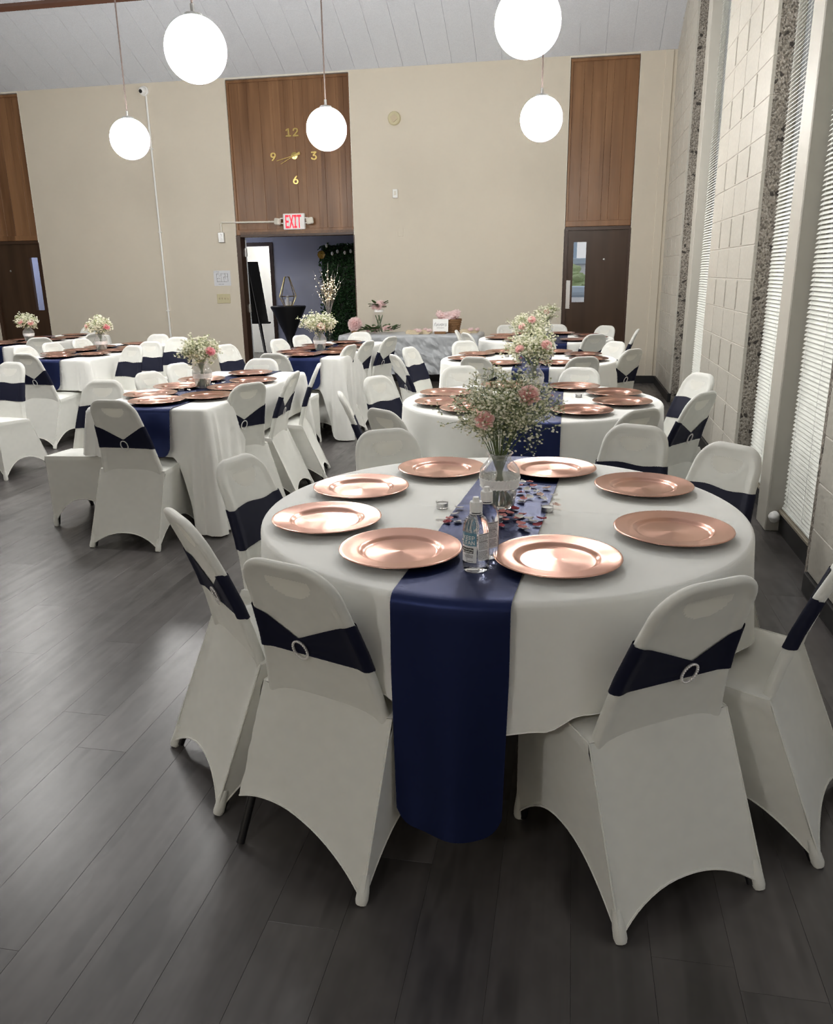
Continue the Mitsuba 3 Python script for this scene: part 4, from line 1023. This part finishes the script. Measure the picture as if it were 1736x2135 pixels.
# ------------------------------------------------------------------ things on the back wall
k = thing('wall_clock', 'brass wall clock of loose numerals on the middle wood panel', 'clock')
ry = YB + 0.036
def on_wall(m, x, z, y):     # xy-plane lettering -> facing -y
    m = m.copy(); m.apply_transform(np.array([[1, 0, 0, x], [0, 0, -1, y], [0, 1, 0, z], [0, 0, 0, 1.0]])); return m
for s, x, z in (('12', -3.814, 3.329), ('3', -3.52, 3.026), ('6', -3.797, 2.728), ('9', -4.10, 3.036)):
    m = meshkit.text_mesh(s, 0.098, 0.012, True); c = m.bounds.mean(0); m.apply_translation([-c[0], -c[1], 0]); m.apply_scale([1.18, 1, 1])
    part(k, 'numeral', on_wall(m, x, z, ry), 'm_brass')
part(k, 'hub', on_wall(lathe([[0, 0], [0.046, 0.0], [0.046, 0.008], [0.012, 0.012], [0.008, 0.018], [0, 0.018]], 32), -3.798, 3.037, ry), 'm_brass', 30)
for ang, L, w, h in ((193, 0.26, 0.010, 0.020), (207, 0.22, 0.008, 0.016)):
    m = cat([cbox(-0.09, 0.0, -w, w, 0, 0.003, 0.001), cbox(0, L, -w * 0.4, w * 0.4, 0, 0.003, 0.001)]); m.apply_transform(trimesh.transformations.rotation_matrix(math.radians(ang), [0, 0, 1]))
    part(k, 'hand', on_wall(m, -3.798, 3.037, ry - h), 'm_brass')
# exit sign
k = thing('exit_sign', 'white emergency exit sign with red letters over the middle doorway', 'sign')
ex, ez = -3.84, 2.19
part(k, 'housing', cbox(ex - 0.155, ex + 0.155, YB - 0.03, YB + 0.034, ez - 0.105, ez + 0.105, 0.008), 'm_white')
m = meshkit.text_mesh('EXIT', 0.155, 0.003, True); c = m.bounds; m.apply_translation([-(c[0][0] + c[1][0]) / 2, -(c[0][1] + c[1][1]) / 2, 0]); m.apply_scale([0.23 / (c[1][0] - c[0][0]), 1.06, 1])
lk = part(k, 'letters', on_wall(m, ex - 0.005, ez, YB - 0.030), 'm_red', label='glowing red letters')
scene[lk]['emitter'] = {'type': 'area', 'radiance': rgb(0.22, 0.002, 0.012)}
for sx in (-1, 1):
    part(k, 'lamp_arm', cat([tube([[ex + sx * 0.15, YB + 0.0, ez + 0.045], [ex + sx * 0.20, YB - 0.01, ez + 0.045], [ex + sx * 0.21, YB - 0.02, ez + 0.02]], 0.008, 8), tube([[ex + sx * 0.15, YB, ez - 0.02], [ex + sx * 0.19, YB - 0.01, ez - 0.02]], 0.008, 8)]), 'm_white', 30)
    hm = cbox(-0.048, 0.048, -0.03, 0.03, -0.043, 0.043, 0.012); hm.apply_transform(trimesh.transformations.rotation_matrix(sx * 0.5, [0, 0, 1]) @ trimesh.transformations.rotation_matrix(-sx * 0.15, [0, 1, 0])); hm.apply_translation([ex + sx * 0.235, YB - 0.035, ez + 0.005])
    part(k, 'lamp_head', hm, 'm_offwhite')
k = thing('electrical_conduit', 'cream painted conduit running from the exit sign to a small wall box', 'conduit')
part(k, 'pipe', tube([[-4.09, YB + 0.03, 2.197], [-4.66, YB + 0.0, 2.2], [-4.74, YB - 0.014, 2.203], [-4.905, YB - 0.014, 2.206], [-4.925, YB - 0.014, 2.19], [-4.925, YB - 0.014, 2.07]], 0.0125, 10), 'm_offwhite', 40)
part(k, 'box', cbox(-4.972, -4.885, YB - 0.04, YB, 1.935, 2.072, 0.005), 'm_metal', label='grey metal box')
part(k, 'switch', cat([cbox(-4.94, -4.917, YB - 0.048, YB - 0.04, 2.02, 2.05, 0.002), cbox(-4.94, -4.917, YB - 0.048, YB - 0.04, 1.965, 1.995, 0.002)]), 'm_metal')
# camera + conduit
k = thing('security_camera', 'white dome security camera high on the end wall at left', 'camera')
part(k, 'base', on_wall(lathe([[0, 0], [0.062, 0], [0.062, 0.022], [0.05, 0.030], [0, 0.030]], 32), -5.892, 3.93, YB), 'm_white', 35)
bl = trimesh.creation.icosphere(3, 0.052); bl.apply_translation([-5.892, YB - 0.050, 3.926]); part(k, 'ball', bl, 'm_white', True)
d = np.array([-0.15, -1, -0.25]); d /= np.linalg.norm(d); c0 = np.array([-5.892, YB - 0.050, 3.926])
part(k, 'lens', tube([c0 + d * 0.040, c0 + d * 0.0545], 0.024, 20), 'm_black', 30)
for sx in (-1, 1):
    for sz in (-1, 1): part(k, 'screw', on_wall(lathe([[0, 0], [0.005, 0], [0.004, 0.003], [0, 0.004]], 8), -5.892 + sx * 0.085, 3.93 + sz * 0.085, YB), 'm_metal')
k = thing('wall_conduit', 'thin white conduit running down the end wall below the security camera', 'conduit')
part(k, 'pipe', tube([[-5.867, YB - 0.016, 3.87], [-5.866, YB - 0.016, 2.4], [-5.86, YB - 0.016, 0.10]], 0.014, 10), 'm_white', True)
for z in (3.2, 2.1, 1.0): part(k, 'clip', cbox(-5.888, -5.838, YB - 0.032, YB, z - 0.008, z + 0.008, 0.003), 'm_white')
# round tan alarm, thermostat, blank plate, switches, plan
k = thing('alarm_horn', 'round tan alarm disc high on the end wall right of the middle wood panel', 'alarm')
part(k, 'disc', on_wall(lathe([[0, 0], [0.085, 0], [0.085, 0.02], [0.075, 0.032], [0, 0.034]], 40), -2.388, 3.428, YB), 'm_almond', 35)
m = trimesh.creation.box((0.075, 0.075, 0.012)); m.apply_transform(trimesh.transformations.rotation_matrix(0.6, [0, 0, 1])); m.apply_translation([0, 0, 0.040]); part(k, 'grille', on_wall(m, -2.388, 3.428, YB), 'm_tan')
k = thing('thermostat', 'small white thermostat on the end wall below the tan alarm', 'thermostat')
part(k, 'case', cbox(-2.43, -2.362, YB - 0.028, YB, 2.45, 2.562, 0.006), 'm_white'); part(k, 'dial', cbox(-2.412, -2.38, YB - 0.031, YB - 0.028, 2.485, 2.54, 0.001), 'm_offwhite')
k = thing('blank_plate', 'wall coloured blank cover plate under the thermostat', 'wall plate')
part(k, 'plate', cbox(-2.37, -2.298, YB - 0.007, YB, 1.965, 2.082, 0.002), 'm_wall')
for z in (2.0, 2.05): part(k, 'screw', on_wall(lathe([[0, 0], [0.004, 0], [0.003, 0.002], [0, 0.002]], 8), -2.334, z, YB - 0.007), 'm_wall')
k = thing('light_switch', 'almond four gang light switch plate beside the middle doorway', 'light switch')
part(k, 'plate', cbox(-5.08, -4.876, YB - 0.008, YB, 1.10, 1.231, 0.003), 'm_almond')
for q in range(4): part(k, 'toggle', cbox(-5.048 + q * 0.044, -5.036 + q * 0.044, YB - 0.020, YB - 0.008, 1.157, 1.180, 0.002), 'm_tan')
k = thing('floor_plan_sheet', 'white paper with a printed evacuation floor plan taped beside the middle doorway', 'paper')
part(k, 'sheet', box(-5.105, -4.848, YB - 0.002, YB, 1.345, 1.555), 'm_paper')
pl = []
def ln(x0, z0, x1, z1, w=0.004): pl.append(box(min(x0, x1) - w / 2, max(x0, x1) + w / 2, YB - 0.0026, YB - 0.002, min(z0, z1) - w / 2, max(z0, z1) + w / 2))
for a in ((-5.06, 1.40, -5.06, 1.51), (-4.89, 1.40, -4.89, 1.51), (-5.06, 1.51, -4.89, 1.51), (-5.06, 1.40, -4.89, 1.40), (-4.99, 1.40, -4.99, 1.51), (-4.95, 1.40, -4.95, 1.47), (-4.95, 1.47, -4.89, 1.47), (-5.06, 1.45, -5.01, 1.45), (-5.03, 1.48, -4.99, 1.48), (-4.93, 1.43, -4.93, 1.51), (-5.09, 1.538, -5.02, 1.538), (-5.04, 1.368, -4.96, 1.368)): ln(*a)
part(k, 'printed_plan', cat(pl), 'm_ink')

# ------------------------------------------------------------------ gift table along the end wall
gx0, gx1, gy0, gy1 = -2.86, -1.10, 9.86, 10.42
k = thing('gift_table', 'folding table under the grey plastic cover along the end wall', 'table')
part(k, 'tabletop', cbox(gx0 + 0.01, gx1 - 0.01, gy0 + 0.01, gy1 - 0.01, 0.715, 0.742, 0.005), 'm_tan')
for xx in (gx0 + 0.25, gx1 - 0.25): part(k, 'leg_frame', tube([[xx, gy0 + 0.08, 0], [xx, gy0 + 0.08, 0.70], [xx, gy1 - 0.08, 0.70], [xx, gy1 - 0.08, 0]], 0.013, 8), 'm_leg', 30)
def gift_cloth():
    n = 420
    hw, hl = (gx1 - gx0) / 2, (gy1 - gy0) / 2
    B = rect_path(hw, hl, 0.02, n); tn = np.roll(B, -1, 0) - np.roll(B, 1, 0); tn /= np.linalg.norm(tn, axis=1, keepdims=True); nor = np.stack([tn[:, 1], -tn[:, 0]], 1)
    cx, cy = (gx0 + gx1) / 2, (gy0 + gy1) / 2
    rows = [np.stack([cx + B[:, 0] * q, cy + B[:, 1] * q, np.full(n, 0.748)], 1) for q in (0.01, 0.6, 0.97)]
    rows.append(np.stack([cx + B[:, 0] + nor[:, 0] * 0.004, cy + B[:, 1] + nor[:, 1] * 0.004, np.full(n, 0.744)], 1))
    for t in np.linspace(0.04, 1, 26):
        z = 0.744 * (1 - t) + 0.27 * t
        p3 = np.stack([B[:, 0] * 7 + B[:, 1] * 7, np.full(n, z * 9) + B[:, 0] * 4, np.full(n, 3.0)], 1)
        w = np.abs(meshkit.fbm(p3, 3, 5) - 0.5) * 2
        o = 0.012 + 0.02 * t + 0.085 * (w - 0.2) * min(1, t * 4)
        rows.append(np.stack([cx + B[:, 0] + nor[:, 0] * o, cy + B[:, 1] + nor[:, 1] * o, np.full(n, z)], 1))
    return grid(np.array(rows), True)
solo('plastic_table_cover', gift_cloth(), 'm_plastic', 'wrinkled silver grey plastic cover on the long table against the end wall', 'tablecloth', smooth=35)
GZ = 0.749
def leaf_mesh(L, W, n=5):
    P = np.zeros((n, 3, 3))
    for i, v in enumerate(np.linspace(0, 1, n)):
        w = W * math.sin(math.pi * (0.06 + 0.9 * v)) ** 0.8
        for j, u in enumerate((-1, 0, 1)): P[i, j] = [w * u, L * v, 0.25 * W * abs(u) - 0.12 * L * v * v]
    return grid(P)
def rot_to(m, pos, yaw, pitch, roll=0.0):
    m = m.copy(); R = trimesh.transformations.euler_matrix(pitch, roll, yaw, 'sxyz'); R[:3, 3] = pos; m.apply_transform(R); return m
# pink paper flower ball
k = thing('flower_ball', 'pale pink paper flower ball at the left end of the grey table', 'flower ball')
r0 = np.random.default_rng(3)
for i in range(14):
    ph = math.acos(1 - 2 * (i + 0.5) / 14); th = i * 2.4
    dvec = np.array([math.sin(ph) * math.cos(th), math.sin(ph) * math.sin(th), math.cos(ph)])
    cm, cal = carnation(0.058, 40 + i); Rm = trimesh.geometry.align_vectors([0, 0, 1], dvec); Rm[:3, 3] = np.array([-2.74, 10.2, GZ + 0.105]) + dvec * 0.045; cm.apply_transform(Rm)
    part(k, 'blossom', cm, 'm_blush', 40)
part(k, 'core', trimesh.creation.icosphere(2, 0.05).apply_translation([-2.74, 10.2, GZ + 0.105]), 'm_blush', True)
part(k, 'stand', lathe([[0, 0], [0.05, 0], [0.05, 0.012], [0.03, 0.07], [0, 0.07]], 20), 'm_basket', 30, to=move(-2.74, 10.2, GZ))
# floral jar
jx, jy = -2.42, 10.2
k = thing('floral_jar', 'tall clear jar with lettering band, roses on its lid and a wreath round its foot', 'jar')
part(k, 'glass', lathe([[0, 0.002], [0.075, 0.0], [0.080, 0.01], [0.080, 0.22], [0.070, 0.245], [0.055, 0.255], [0.055, 0.275]], 40), 'm_thin', 40, to=move(jx, jy, GZ))
part(k, 'lid', lathe([[0, 0.29], [0.058, 0.29], [0.06, 0.27], [0.06, 0.262]], 32), 'm_white', 30, to=move(jx, jy, GZ))
part(k, 'band', cat([bend(trimesh.creation.box(bounds=[[-w / 2, z, 0], [w / 2, z + 0.007, 0.001]]).subdivide().subdivide().subdivide(), 0.081, -math.pi / 2) for w, z in ((0.10, 0.165), (0.115, 0.18), (0.09, 0.195))]), 'm_ink')
part(k, 'stems', cat([tube([[0.04 * math.cos(a), 0.04 * math.sin(a), 0.01], [0.02 * math.cos(a + 1), 0.02 * math.sin(a + 1), 0.12], [0.05 * math.cos(a + 2), 0.05 * math.sin(a + 2), 0.22]], 0.0045, 5) for a in np.linspace(0, 6, 7)]), 'm_leaf', True, to=move(jx, jy, GZ))
def rose_cluster(par, centre, n, spread, rad, seed, nleaf, flat=False):
    r = np.random.default_rng(seed)
    for i in range(n):
        a = 2 * np.pi * i / n + r.uniform(-0.3, 0.3)
        p = np.array(centre) + [spread * math.cos(a), spread * math.sin(a) * (0.6 if flat else 1), r.uniform(-0.01, 0.03)]
        cm, cal = carnation(rad * r.uniform(0.85, 1.15), seed * 9 + i); Rm = trimesh.geometry.align_vectors([0, 0, 1], np.array([0.7 * math.cos(a), 0.7 * math.sin(a) - 0.4, 0.7]) / np.linalg.norm([0.7 * math.cos(a), 0.7 * math.sin(a) - 0.4, 0.7])); Rm[:3, 3] = p; cm.apply_transform(Rm)
        part(par, 'rose', cm, 'm_blush', 40)
    for i in range(nleaf):
        a = r.uniform(0, 2 * np.pi); rr = spread * r.uniform(0.7, 1.5)
        part(par, 'leaf', rot_to(leaf_mesh(0.10, 0.034), np.array(centre) + [rr * math.cos(a), rr * math.sin(a) * (0.7 if flat else 1), r.uniform(-0.01, 0.02)], a - math.pi / 2, r.uniform(0.0, 0.8)), 'm_leaf', True)
rose_cluster(k, (jx, jy, GZ + 0.335), 4, 0.040, 0.052, 21, 16)
rose_cluster(k, (jx, jy, GZ + 0.035), 7, 0.135, 0.043, 23, 40, True)
# favour sign, basket, bags
k = thing('favors_sign', 'white favors sign on a small stand at the grey table', 'sign')
sg = on_wall(cbox(-0.098, 0.098, 0.0, 0.158, -0.004, 0.004, 0.003), 0, 0, 0); Rm = trimesh.transformations.rotation_matrix(-0.15, [1, 0, 0]); Rm[:3, 3] = [-1.60, 10.03, GZ + 0.022]; sg.apply_transform(Rm)
part(k, 'board', sg, 'm_white')
tm = meshkit.text_mesh('favors', 0.040, 0.001); c = tm.bounds; tm.apply_translation([-(c[0][0] + c[1][0]) / 2, 0.072, 0.004]); tm.vertices[:, 0] += 0.25 * (tm.vertices[:, 1] - 0.09)
tl = cat([tm] + [trimesh.creation.box(bounds=[[-0.045 + i * 0.019, 0.046, 0.004], [-0.045 + i * 0.019 + 0.014, 0.052, 0.005]]) for i in range(5)]); tl = on_wall(tl, 0, 0, 0); tl.apply_transform(Rm)
part(k, 'lettering', tl, 'm_ink')
part(k, 'stand', cat([cbox(-1.67, -1.53, 9.99, 10.09, GZ, GZ + 0.012, 0.003), cbox(-1.66, -1.54, 10.035, 10.05, GZ + 0.01, GZ + 0.06, 0.003), cbox(-1.67, -1.53, 9.995, 10.008, GZ + 0.01, GZ + 0.03, 0.002)]), 'm_basket')
k = thing('gift_basket', 'brown wicker basket with pink tissue behind the favors sign', 'basket')
part(k, 'body', lathe([[0, 0], [0.075, 0.0], [0.085, 0.06], [0.108, 0.165], [0.112, 0.17], [0.104, 0.17], [0.08, 0.06], [0, 0.02]], 32), 'm_basket', 30, to=move(-1.47, 10.24, GZ))
for q in range(6): part(k, 'woven_ring', tube([[(0.079 + 0.0053 * q) * math.cos(a), (0.079 + 0.0053 * q) * math.sin(a), 0.012 + 0.028 * q + 0.003 * math.sin(a * 12 + q * math.pi)] for a in np.linspace(0, 2 * np.pi, 60, endpoint=False)], 0.006, 6, closed=True), 'm_basket', True, to=move(-1.47, 10.24, GZ))
def crumple(rx, ry, rz, seed):
    m = trimesh.creation.icosphere(4, 1.0); v = m.vertices; n = meshkit.fbm(v * 2.2 + seed, 3, seed)
    v2 = v * (0.7 + 0.75 * np.abs(n - 0.5) * 2)[:, None] * [rx, ry, rz]; return trimesh.Trimesh(v2, m.faces, process=False)
part(k, 'tissue', cat([crumple(0.14, 0.10, 0.07, 4).apply_translation([-1.53, 10.22, GZ + 0.20]), crumple(0.06, 0.06, 0.055, 9).apply_translation([-1.43, 10.2, GZ + 0.235]), crumple(0.055, 0.05, 0.05, 12).apply_translation([-1.63, 10.18, GZ + 0.225])]), 'm_blush', 20, label='pink tissue paper')
def favor(x, y, yaw, s, label, group, mat='m_tan'):
    v = np.array([[-0.06, -0.035, 0], [0.06, -0.035, 0], [0.06, 0.035, 0], [-0.06, 0.035, 0], [-0.045, 0, 0.05], [0.05, 0, 0.045], [0.105, 0.0, 0.035], [0.1, 0.02, 0.01], [-0.07, 0.01, 0.02], [0.0, -0.03, 0.035]])
    m = trimesh.convex.convex_hull(v); kk = thing('favor_bag', label, 'gift bag', group)
    to = T().translate([x, y, GZ]).rotate([0, 0, 1], yaw).scale(s)
    part(kk, 'bag', m, mat, 20, to=to); bow = cat([crumple(0.03, 0.022, 0.02, 3).apply_translation([0.075, -0.01, 0.045]), crumple(0.022, 0.02, 0.018, 5).apply_translation([0.055, -0.025, 0.045])]); part(kk, 'bow', bow, 'm_blush', 20, to=to)
for i, (x, y, yw) in enumerate([(-1.98, 10.05, 10), (-1.88, 10.12, 25), (-1.80, 10.02, -10), (-1.92, 9.98, -15)]): favor(x, y, yw, 1.0, f'tan favor bag with pale bow, {["leftmost", "rearmost", "rightmost", "frontmost"][i]} of the pile left of the favors sign', 'favor bags left of the favors sign')
for i, (x, y, yw) in enumerate([(-1.30, 10.10, 10), (-1.22, 10.14, 30), (-1.30, 10.2, -10)]): favor(x, y, yw, 1.0, f'tan favor bag with pale bow, {["front left", "rightmost", "rearmost"][i]} of the pile right of the wicker basket', 'favor bags right of the basket')

# ------------------------------------------------------------------ room behind the middle doorway
BX0, BX1, BY1 = -9.2, -1.9, 13.6
YI = YB + 0.2
# its far wall with a lit doorway, side walls and ceiling
ox0, ox1, oz = -6.05, -5.115, 1.96
struct('wall_room', cat([box(BX0, ox0, BY1, BY1 + 0.12, 0, 2.6), box(ox1, BX1, BY1, BY1 + 0.12, 0, 2.6), box(ox0, ox1, BY1, BY1 + 0.12, oz, 2.6), box(BX1, BX1 + 0.1, YI, BY1, 0, 2.6), box(BX0 - 0.1, BX0, YI, BY1, 0, 2.6)]), 'm_backwall', 'blue grey walls of the room seen through the open middle doorway')
struct('ceiling_room', box(BX0, BX1, YI, BY1 + 2.6, 2.6, 2.66), 'm_backwall', 'ceiling of the room behind the middle doorway')
struct('floor_room', box(BX0, BX1, YI, BY1 + 2.6, -0.06, -0.001), 'm_floor0', 'floor of the room behind the middle doorway')
struct('trim_3', cat([box(ox1, ox1 + 0.06, BY1 - 0.02, BY1 + 0.12, 0, oz + 0.06), box(ox0 - 0.06, ox0, BY1 - 0.02, BY1 + 0.12, 0, oz + 0.06), box(ox0, ox1, BY1 - 0.02, BY1 + 0.12, oz, oz + 0.06)]), 'm_frame', 'dark frame of the lit inner doorway')
struct('wall_inner', cat([box(-7.0, -4.0, 15.4, 15.5, 0, 2.6), box(-7.0, -6.9, BY1 + 0.12, 15.4, 0, 2.6), box(-4.1, -4.0, BY1 + 0.12, 15.4, 0, 2.6)]), 'm_white', 'white wall of the brightly lit room beyond')
def ceiling_light(x, y, z, w, l, rad, label):
    k = thing('ceiling_light', label, 'ceiling light')
    part(k, 'frame', cat([cbox(x - w / 2 - 0.03, x + w / 2 + 0.03, y - l / 2 - 0.03, y + l / 2 + 0.03, z, z + 0.05, 0.004)]), 'm_white')
    m = trimesh.Trimesh([[x - w / 2, y - l / 2, z - 0.002], [x + w / 2, y - l / 2, z - 0.002], [x + w / 2, y + l / 2, z - 0.002], [x - w / 2, y + l / 2, z - 0.002]], [[0, 2, 1], [0, 3, 2]])
    kk = part(k, 'diffuser', m, 'm_white'); scene[kk]['emitter'] = {'type': 'area', 'radiance': rgb(*rad)}
ceiling_light(-5.5, 14.5, 2.545, 0.6, 1.2, (4.6, 4.5, 4.1), 'bright ceiling light in the inner room beyond the doorway')
ceiling_light(-6.3, 12.4, 2.545, 0.5, 0.9, (3.0, 3.3, 4.4), 'dim bluish ceiling light in the room behind the doorway')
ceiling_light(-8.4, 12.5, 2.545, 0.5, 0.9, (4.0, 4.6, 6.4), 'bluish ceiling light behind the left door')
# easel with a board seen from behind
k = thing('easel', 'black display easel holding a dark board in the middle doorway', 'easel')
ey = 12.25
part(k, 'board', trimesh.convex.convex_hull(np.array([[-5.12, ey, 1.685], [-4.815, ey, 1.685], [-4.665, ey - 0.10, 0.77], [-5.13, ey - 0.10, 0.79], [-5.12, ey + 0.012, 1.685], [-4.815, ey + 0.012, 1.685], [-4.665, ey - 0.088, 0.77], [-5.13, ey - 0.088, 0.79]])), 'm_black')
for a, b in (((-4.95, ey - 0.05, 1.52), (-4.64, ey - 0.28, 0.02)), ((-4.95, ey - 0.05, 1.52), (-5.06, ey - 0.28, 0.02)), ((-4.94, ey + 0.06, 1.5), (-4.93, ey + 0.45, 0.02))): part(k, 'leg', tube([a, b], 0.014, 8), 'm_leg', 30)
part(k, 'ledge', cbox(-5.08, -4.64, ey - 0.135, ey - 0.06, 0.755, 0.782, 0.004), 'm_black')
# cocktail table with black spandex cover
k = thing('cocktail_table', 'tall cocktail table in a black stretch cover in the room behind the doorway', 'table')
part(k, 'cover', lathe([[0, 1.0], [0.275, 1.0], [0.285, 0.992], [0.283, 0.975], [0.20, 0.80], [0.09, 0.56], [0.05, 0.44], [0.07, 0.34], [0.17, 0.12], [0.25, 0.0]], 40), 'm_black', 40, to=move(-4.52, 12.7))
lxx, lyy = -4.515, 12.7
k = thing('candle_lantern', 'geometric wire lantern with candles on the black cocktail table', 'lantern')
b4, m4, t4 = [], [], []
for q in range(4):
    a = math.pi / 4 + q * math.pi / 2 + 0.2
    b4.append(np.array([lxx + 0.085 * math.cos(a), lyy + 0.085 * math.sin(a), 1.005])); m4.append(np.array([lxx + 0.165 * math.cos(a), lyy + 0.165 * math.sin(a), 1.15])); t4.append(np.array([lxx + 0.045 * math.cos(a), lyy + 0.045 * math.sin(a), 1.452]))
for q in range(4):
    q2 = (q + 1) % 4
    part(k, 'wire', cat([tube([b4[q], m4[q], t4[q]], 0.006, 6), tube([b4[q], b4[q2]], 0.005, 6), tube([m4[q], m4[q2]], 0.004, 6), tube([t4[q], t4[q2]], 0.005, 6)]), 'm_brass', 30)
for dx, dy, h in ((-0.03, 0, 0.10), (0.03, 0.02, 0.07), (0.0, -0.03, 0.16)): part(k, 'candle', lathe([[0, 0], [0.022, 0], [0.022, h], [0, h - 0.004]], 16), 'm_wax', 30, to=move(lxx + dx, lyy + dy, 1.002))
# lit branches in a tall vase on a pedestal
px_, py_ = -3.69, 12.2
k = thing('pedestal', 'small dark pedestal under the vase of lit branches', 'pedestal')
part(k, 'post', cbox(px_ - 0.13, px_ + 0.13, py_ - 0.13, py_ + 0.13, 0.0, 0.40, 0.006), 'm_black')
k = thing('branch_vase', 'tall clear glass vase behind the flowers in the doorway', 'vase')
part(k, 'glass', lathe([[0, 0.004], [0.062, 0.0], [0.066, 0.02], [0.045, 0.20], [0.030, 0.34], [0.028, 0.50], [0.036, 0.585]], 32), 'm_thin', 40, to=move(px_, py_, 0.40))
part(k, 'beads', lathe([[0, 0.008], [0.055, 0.01], [0.05, 0.10], [0, 0.105]], 24), 'm_glass', 30, to=move(px_, py_, 0.40))
k = thing('lit_branches', 'pale bare branches with tiny warm lights in the middle doorway', 'branches')
r = np.random.default_rng(17); bulbs = []
for i in range(17):
    a = 2 * np.pi * i / 17 + r.uniform(-0.2, 0.2); sp = 0.06 + 0.27 * ((i * 7) % 17) / 17
    top = np.array([px_ + 0.02 + sp * math.cos(a), py_ + sp * math.sin(a) * 0.7, 1.0 + 0.74 * r.uniform(0.55, 1.0) * (1 - 0.45 * (sp / 0.33) ** 2)])
    b0 = np.array([px_, py_, 0.75]); pts = bez(b0, np.array([px_ + 0.2 * (top[0] - px_), py_ + 0.2 * (top[1] - py_), 1.15]), top, 9)
    pts[3:] += r.normal(size=(6, 3)) * 0.010
    ms = [tube(pts, np.linspace(0.006, 0.0022, 9), 5)]
    for q in range(3):
        j = 4 + q; e = pts[j] + np.array([r.uniform(-0.1, 0.1), r.uniform(-0.06, 0.06), r.uniform(0.05, 0.13)]); ms.append(tube(bez(pts[j], (pts[j] + e) / 2 + [0, 0, -0.02], e, 4), 0.0022, 4))
        if r.random() < 0.5: bulbs.append(e)
    for j in (4, 6, 7): bulbs.append(pts[j] + r.normal(size=3) * 0.004)
    part(k, 'branch', cat(ms), 'm_birch', True)
bm = []
for b in bulbs: s = ICO0.copy(); s.apply_scale(0.0075); s.apply_translation(b); bm.append(s)
kk = part(k, 'fairy_lights', cat(bm), 'm_white', True, kind='stuff'); scene[kk]['emitter'] = {'type': 'area', 'radiance': rgb(2.6, 2.0, 0.95)}
# greenery wall
k = thing('greenery_wall', 'tall dark green artificial hedge panel at the right of the doorway', 'greenery panel')
part(k, 'backing', cbox(-4.05, -2.6, 13.12, 13.18, 0.0, 1.93, 0.005), 'm_ivyd')
lv, lf = [], []
base = leaf_mesh(0.055, 0.022, 4)
r = np.random.default_rng(23); N = 5200
for i in range(N):
    p = np.array([r.uniform(-4.06, -2.6), r.uniform(13.06, 13.12), r.uniform(0.1, 1.94)])
    Rm = trimesh.transformations.euler_matrix(r.uniform(-0.9, 1.3), r.uniform(-0.8, 0.8), r.uniform(0, 6.28), 'sxyz')[:3, :3]
    lv.append(base.vertices @ Rm.T + p); lf.append(base.faces + len(base.vertices) * i)
part(k, 'leaves', trimesh.Trimesh(np.vstack(lv), np.vstack(lf), process=False), 'm_ivy', False, kind='stuff')
k = thing('rosette', 'gold paper rosette at the upper left corner of the green hedge panel', 'rosette')
for q in range(12):
    a = q * math.pi / 6
    lm = leaf_mesh(0.075, 0.030); part(k, 'fold', rot_to(lm, (-4.01, 13.02, 1.785), 0, -math.pi / 2 + 0.35, 0) if False else on_wall(rot_to(lm, (0, 0, 0.005 * (q % 2)), a, 0.5), -4.01, 1.785, 13.02), 'm_gold', True)
part(k, 'centre', trimesh.creation.icosphere(2, 0.028).apply_translation([-4.01, 13.02, 1.785]), 'm_gold', True)
k = thing('globe_string', 'string of small white party globes along the top of the hedge panel', 'string lights')
sp = [(-3.92, 1.925), (-3.83, 1.80), (-3.74, 1.83), (-3.62, 1.81), (-3.52, 1.83), (-3.44, 1.90), (-3.35, 1.86), (-3.2, 1.84)]
part(k, 'wire', tube([(x, 13.0, z + 0.03) for x, z in sp], 0.003, 5), 'm_black', True)
for x, z in sp: part(k, 'globe', trimesh.creation.icosphere(2, 0.027).apply_scale([0.8, 0.8, 1.15]).apply_translation([x, 13.0, z]), 'm_white', True)

# ------------------------------------------------------------------ outside, through the right door's window and the blinds
struct('ground', cat([box(1.6, 80, -40, 90, -0.3, -0.15), box(BX1 + 0.12, 1.6, 11.5, 90, -0.3, -0.15), box(-40, BX1 + 0.12, 16.5, 90, -0.3, -0.15)]), 'm_out_ground', 'pale concrete ground outside')
k = thing('distant_building', 'low white building seen through the right door window', 'building')
part(k, 'wall', cbox(-12, 20, 60, 70, -0.15, 1.9, 0.05), 'm_out_white'); part(k, 'roof', cbox(-12.5, 20.5, 59.5, 70.5, 1.9, 2.3, 0.05), 'm_out_blue'); part(k, 'tower', cbox(-1.2, 0.2, 66, 68, 2.3, 5.2, 0.05), 'm_out_blue')
k = thing('parked_van', 'white van outside seen through the right door window', 'van')
part(k, 'body', cbox(-2.5, 2.8, 17.2, 19.0, 0.15, 0.95, 0.12), 'm_out_white'); part(k, 'cabin', cbox(-1.6, 2.7, 17.35, 18.85, 0.9, 1.15, 0.1), 'm_out_blue')
for wx in (-1.5, 1.8): part(k, 'wheel', tube([[wx, 17.15, 0.17], [wx, 17.35, 0.17]], 0.32, 20), 'm_black', 30)
for i, (x, y, s) in enumerate([(-0.6, 40, 1.0), (2.0, 44, 1.0), (-3.4, 44, 1.0), (5.0, 41, 1.0)]):
    solo('shrub', crumple(1.6 * s, 1.4 * s, 1.1 * s, 30 + i).apply_translation([x, y, 0.7]), 'm_out_bush', f'green shrub outside the right door window, {["centre", "right of centre", "left", "far right"][i]}', 'shrub', smooth=20)
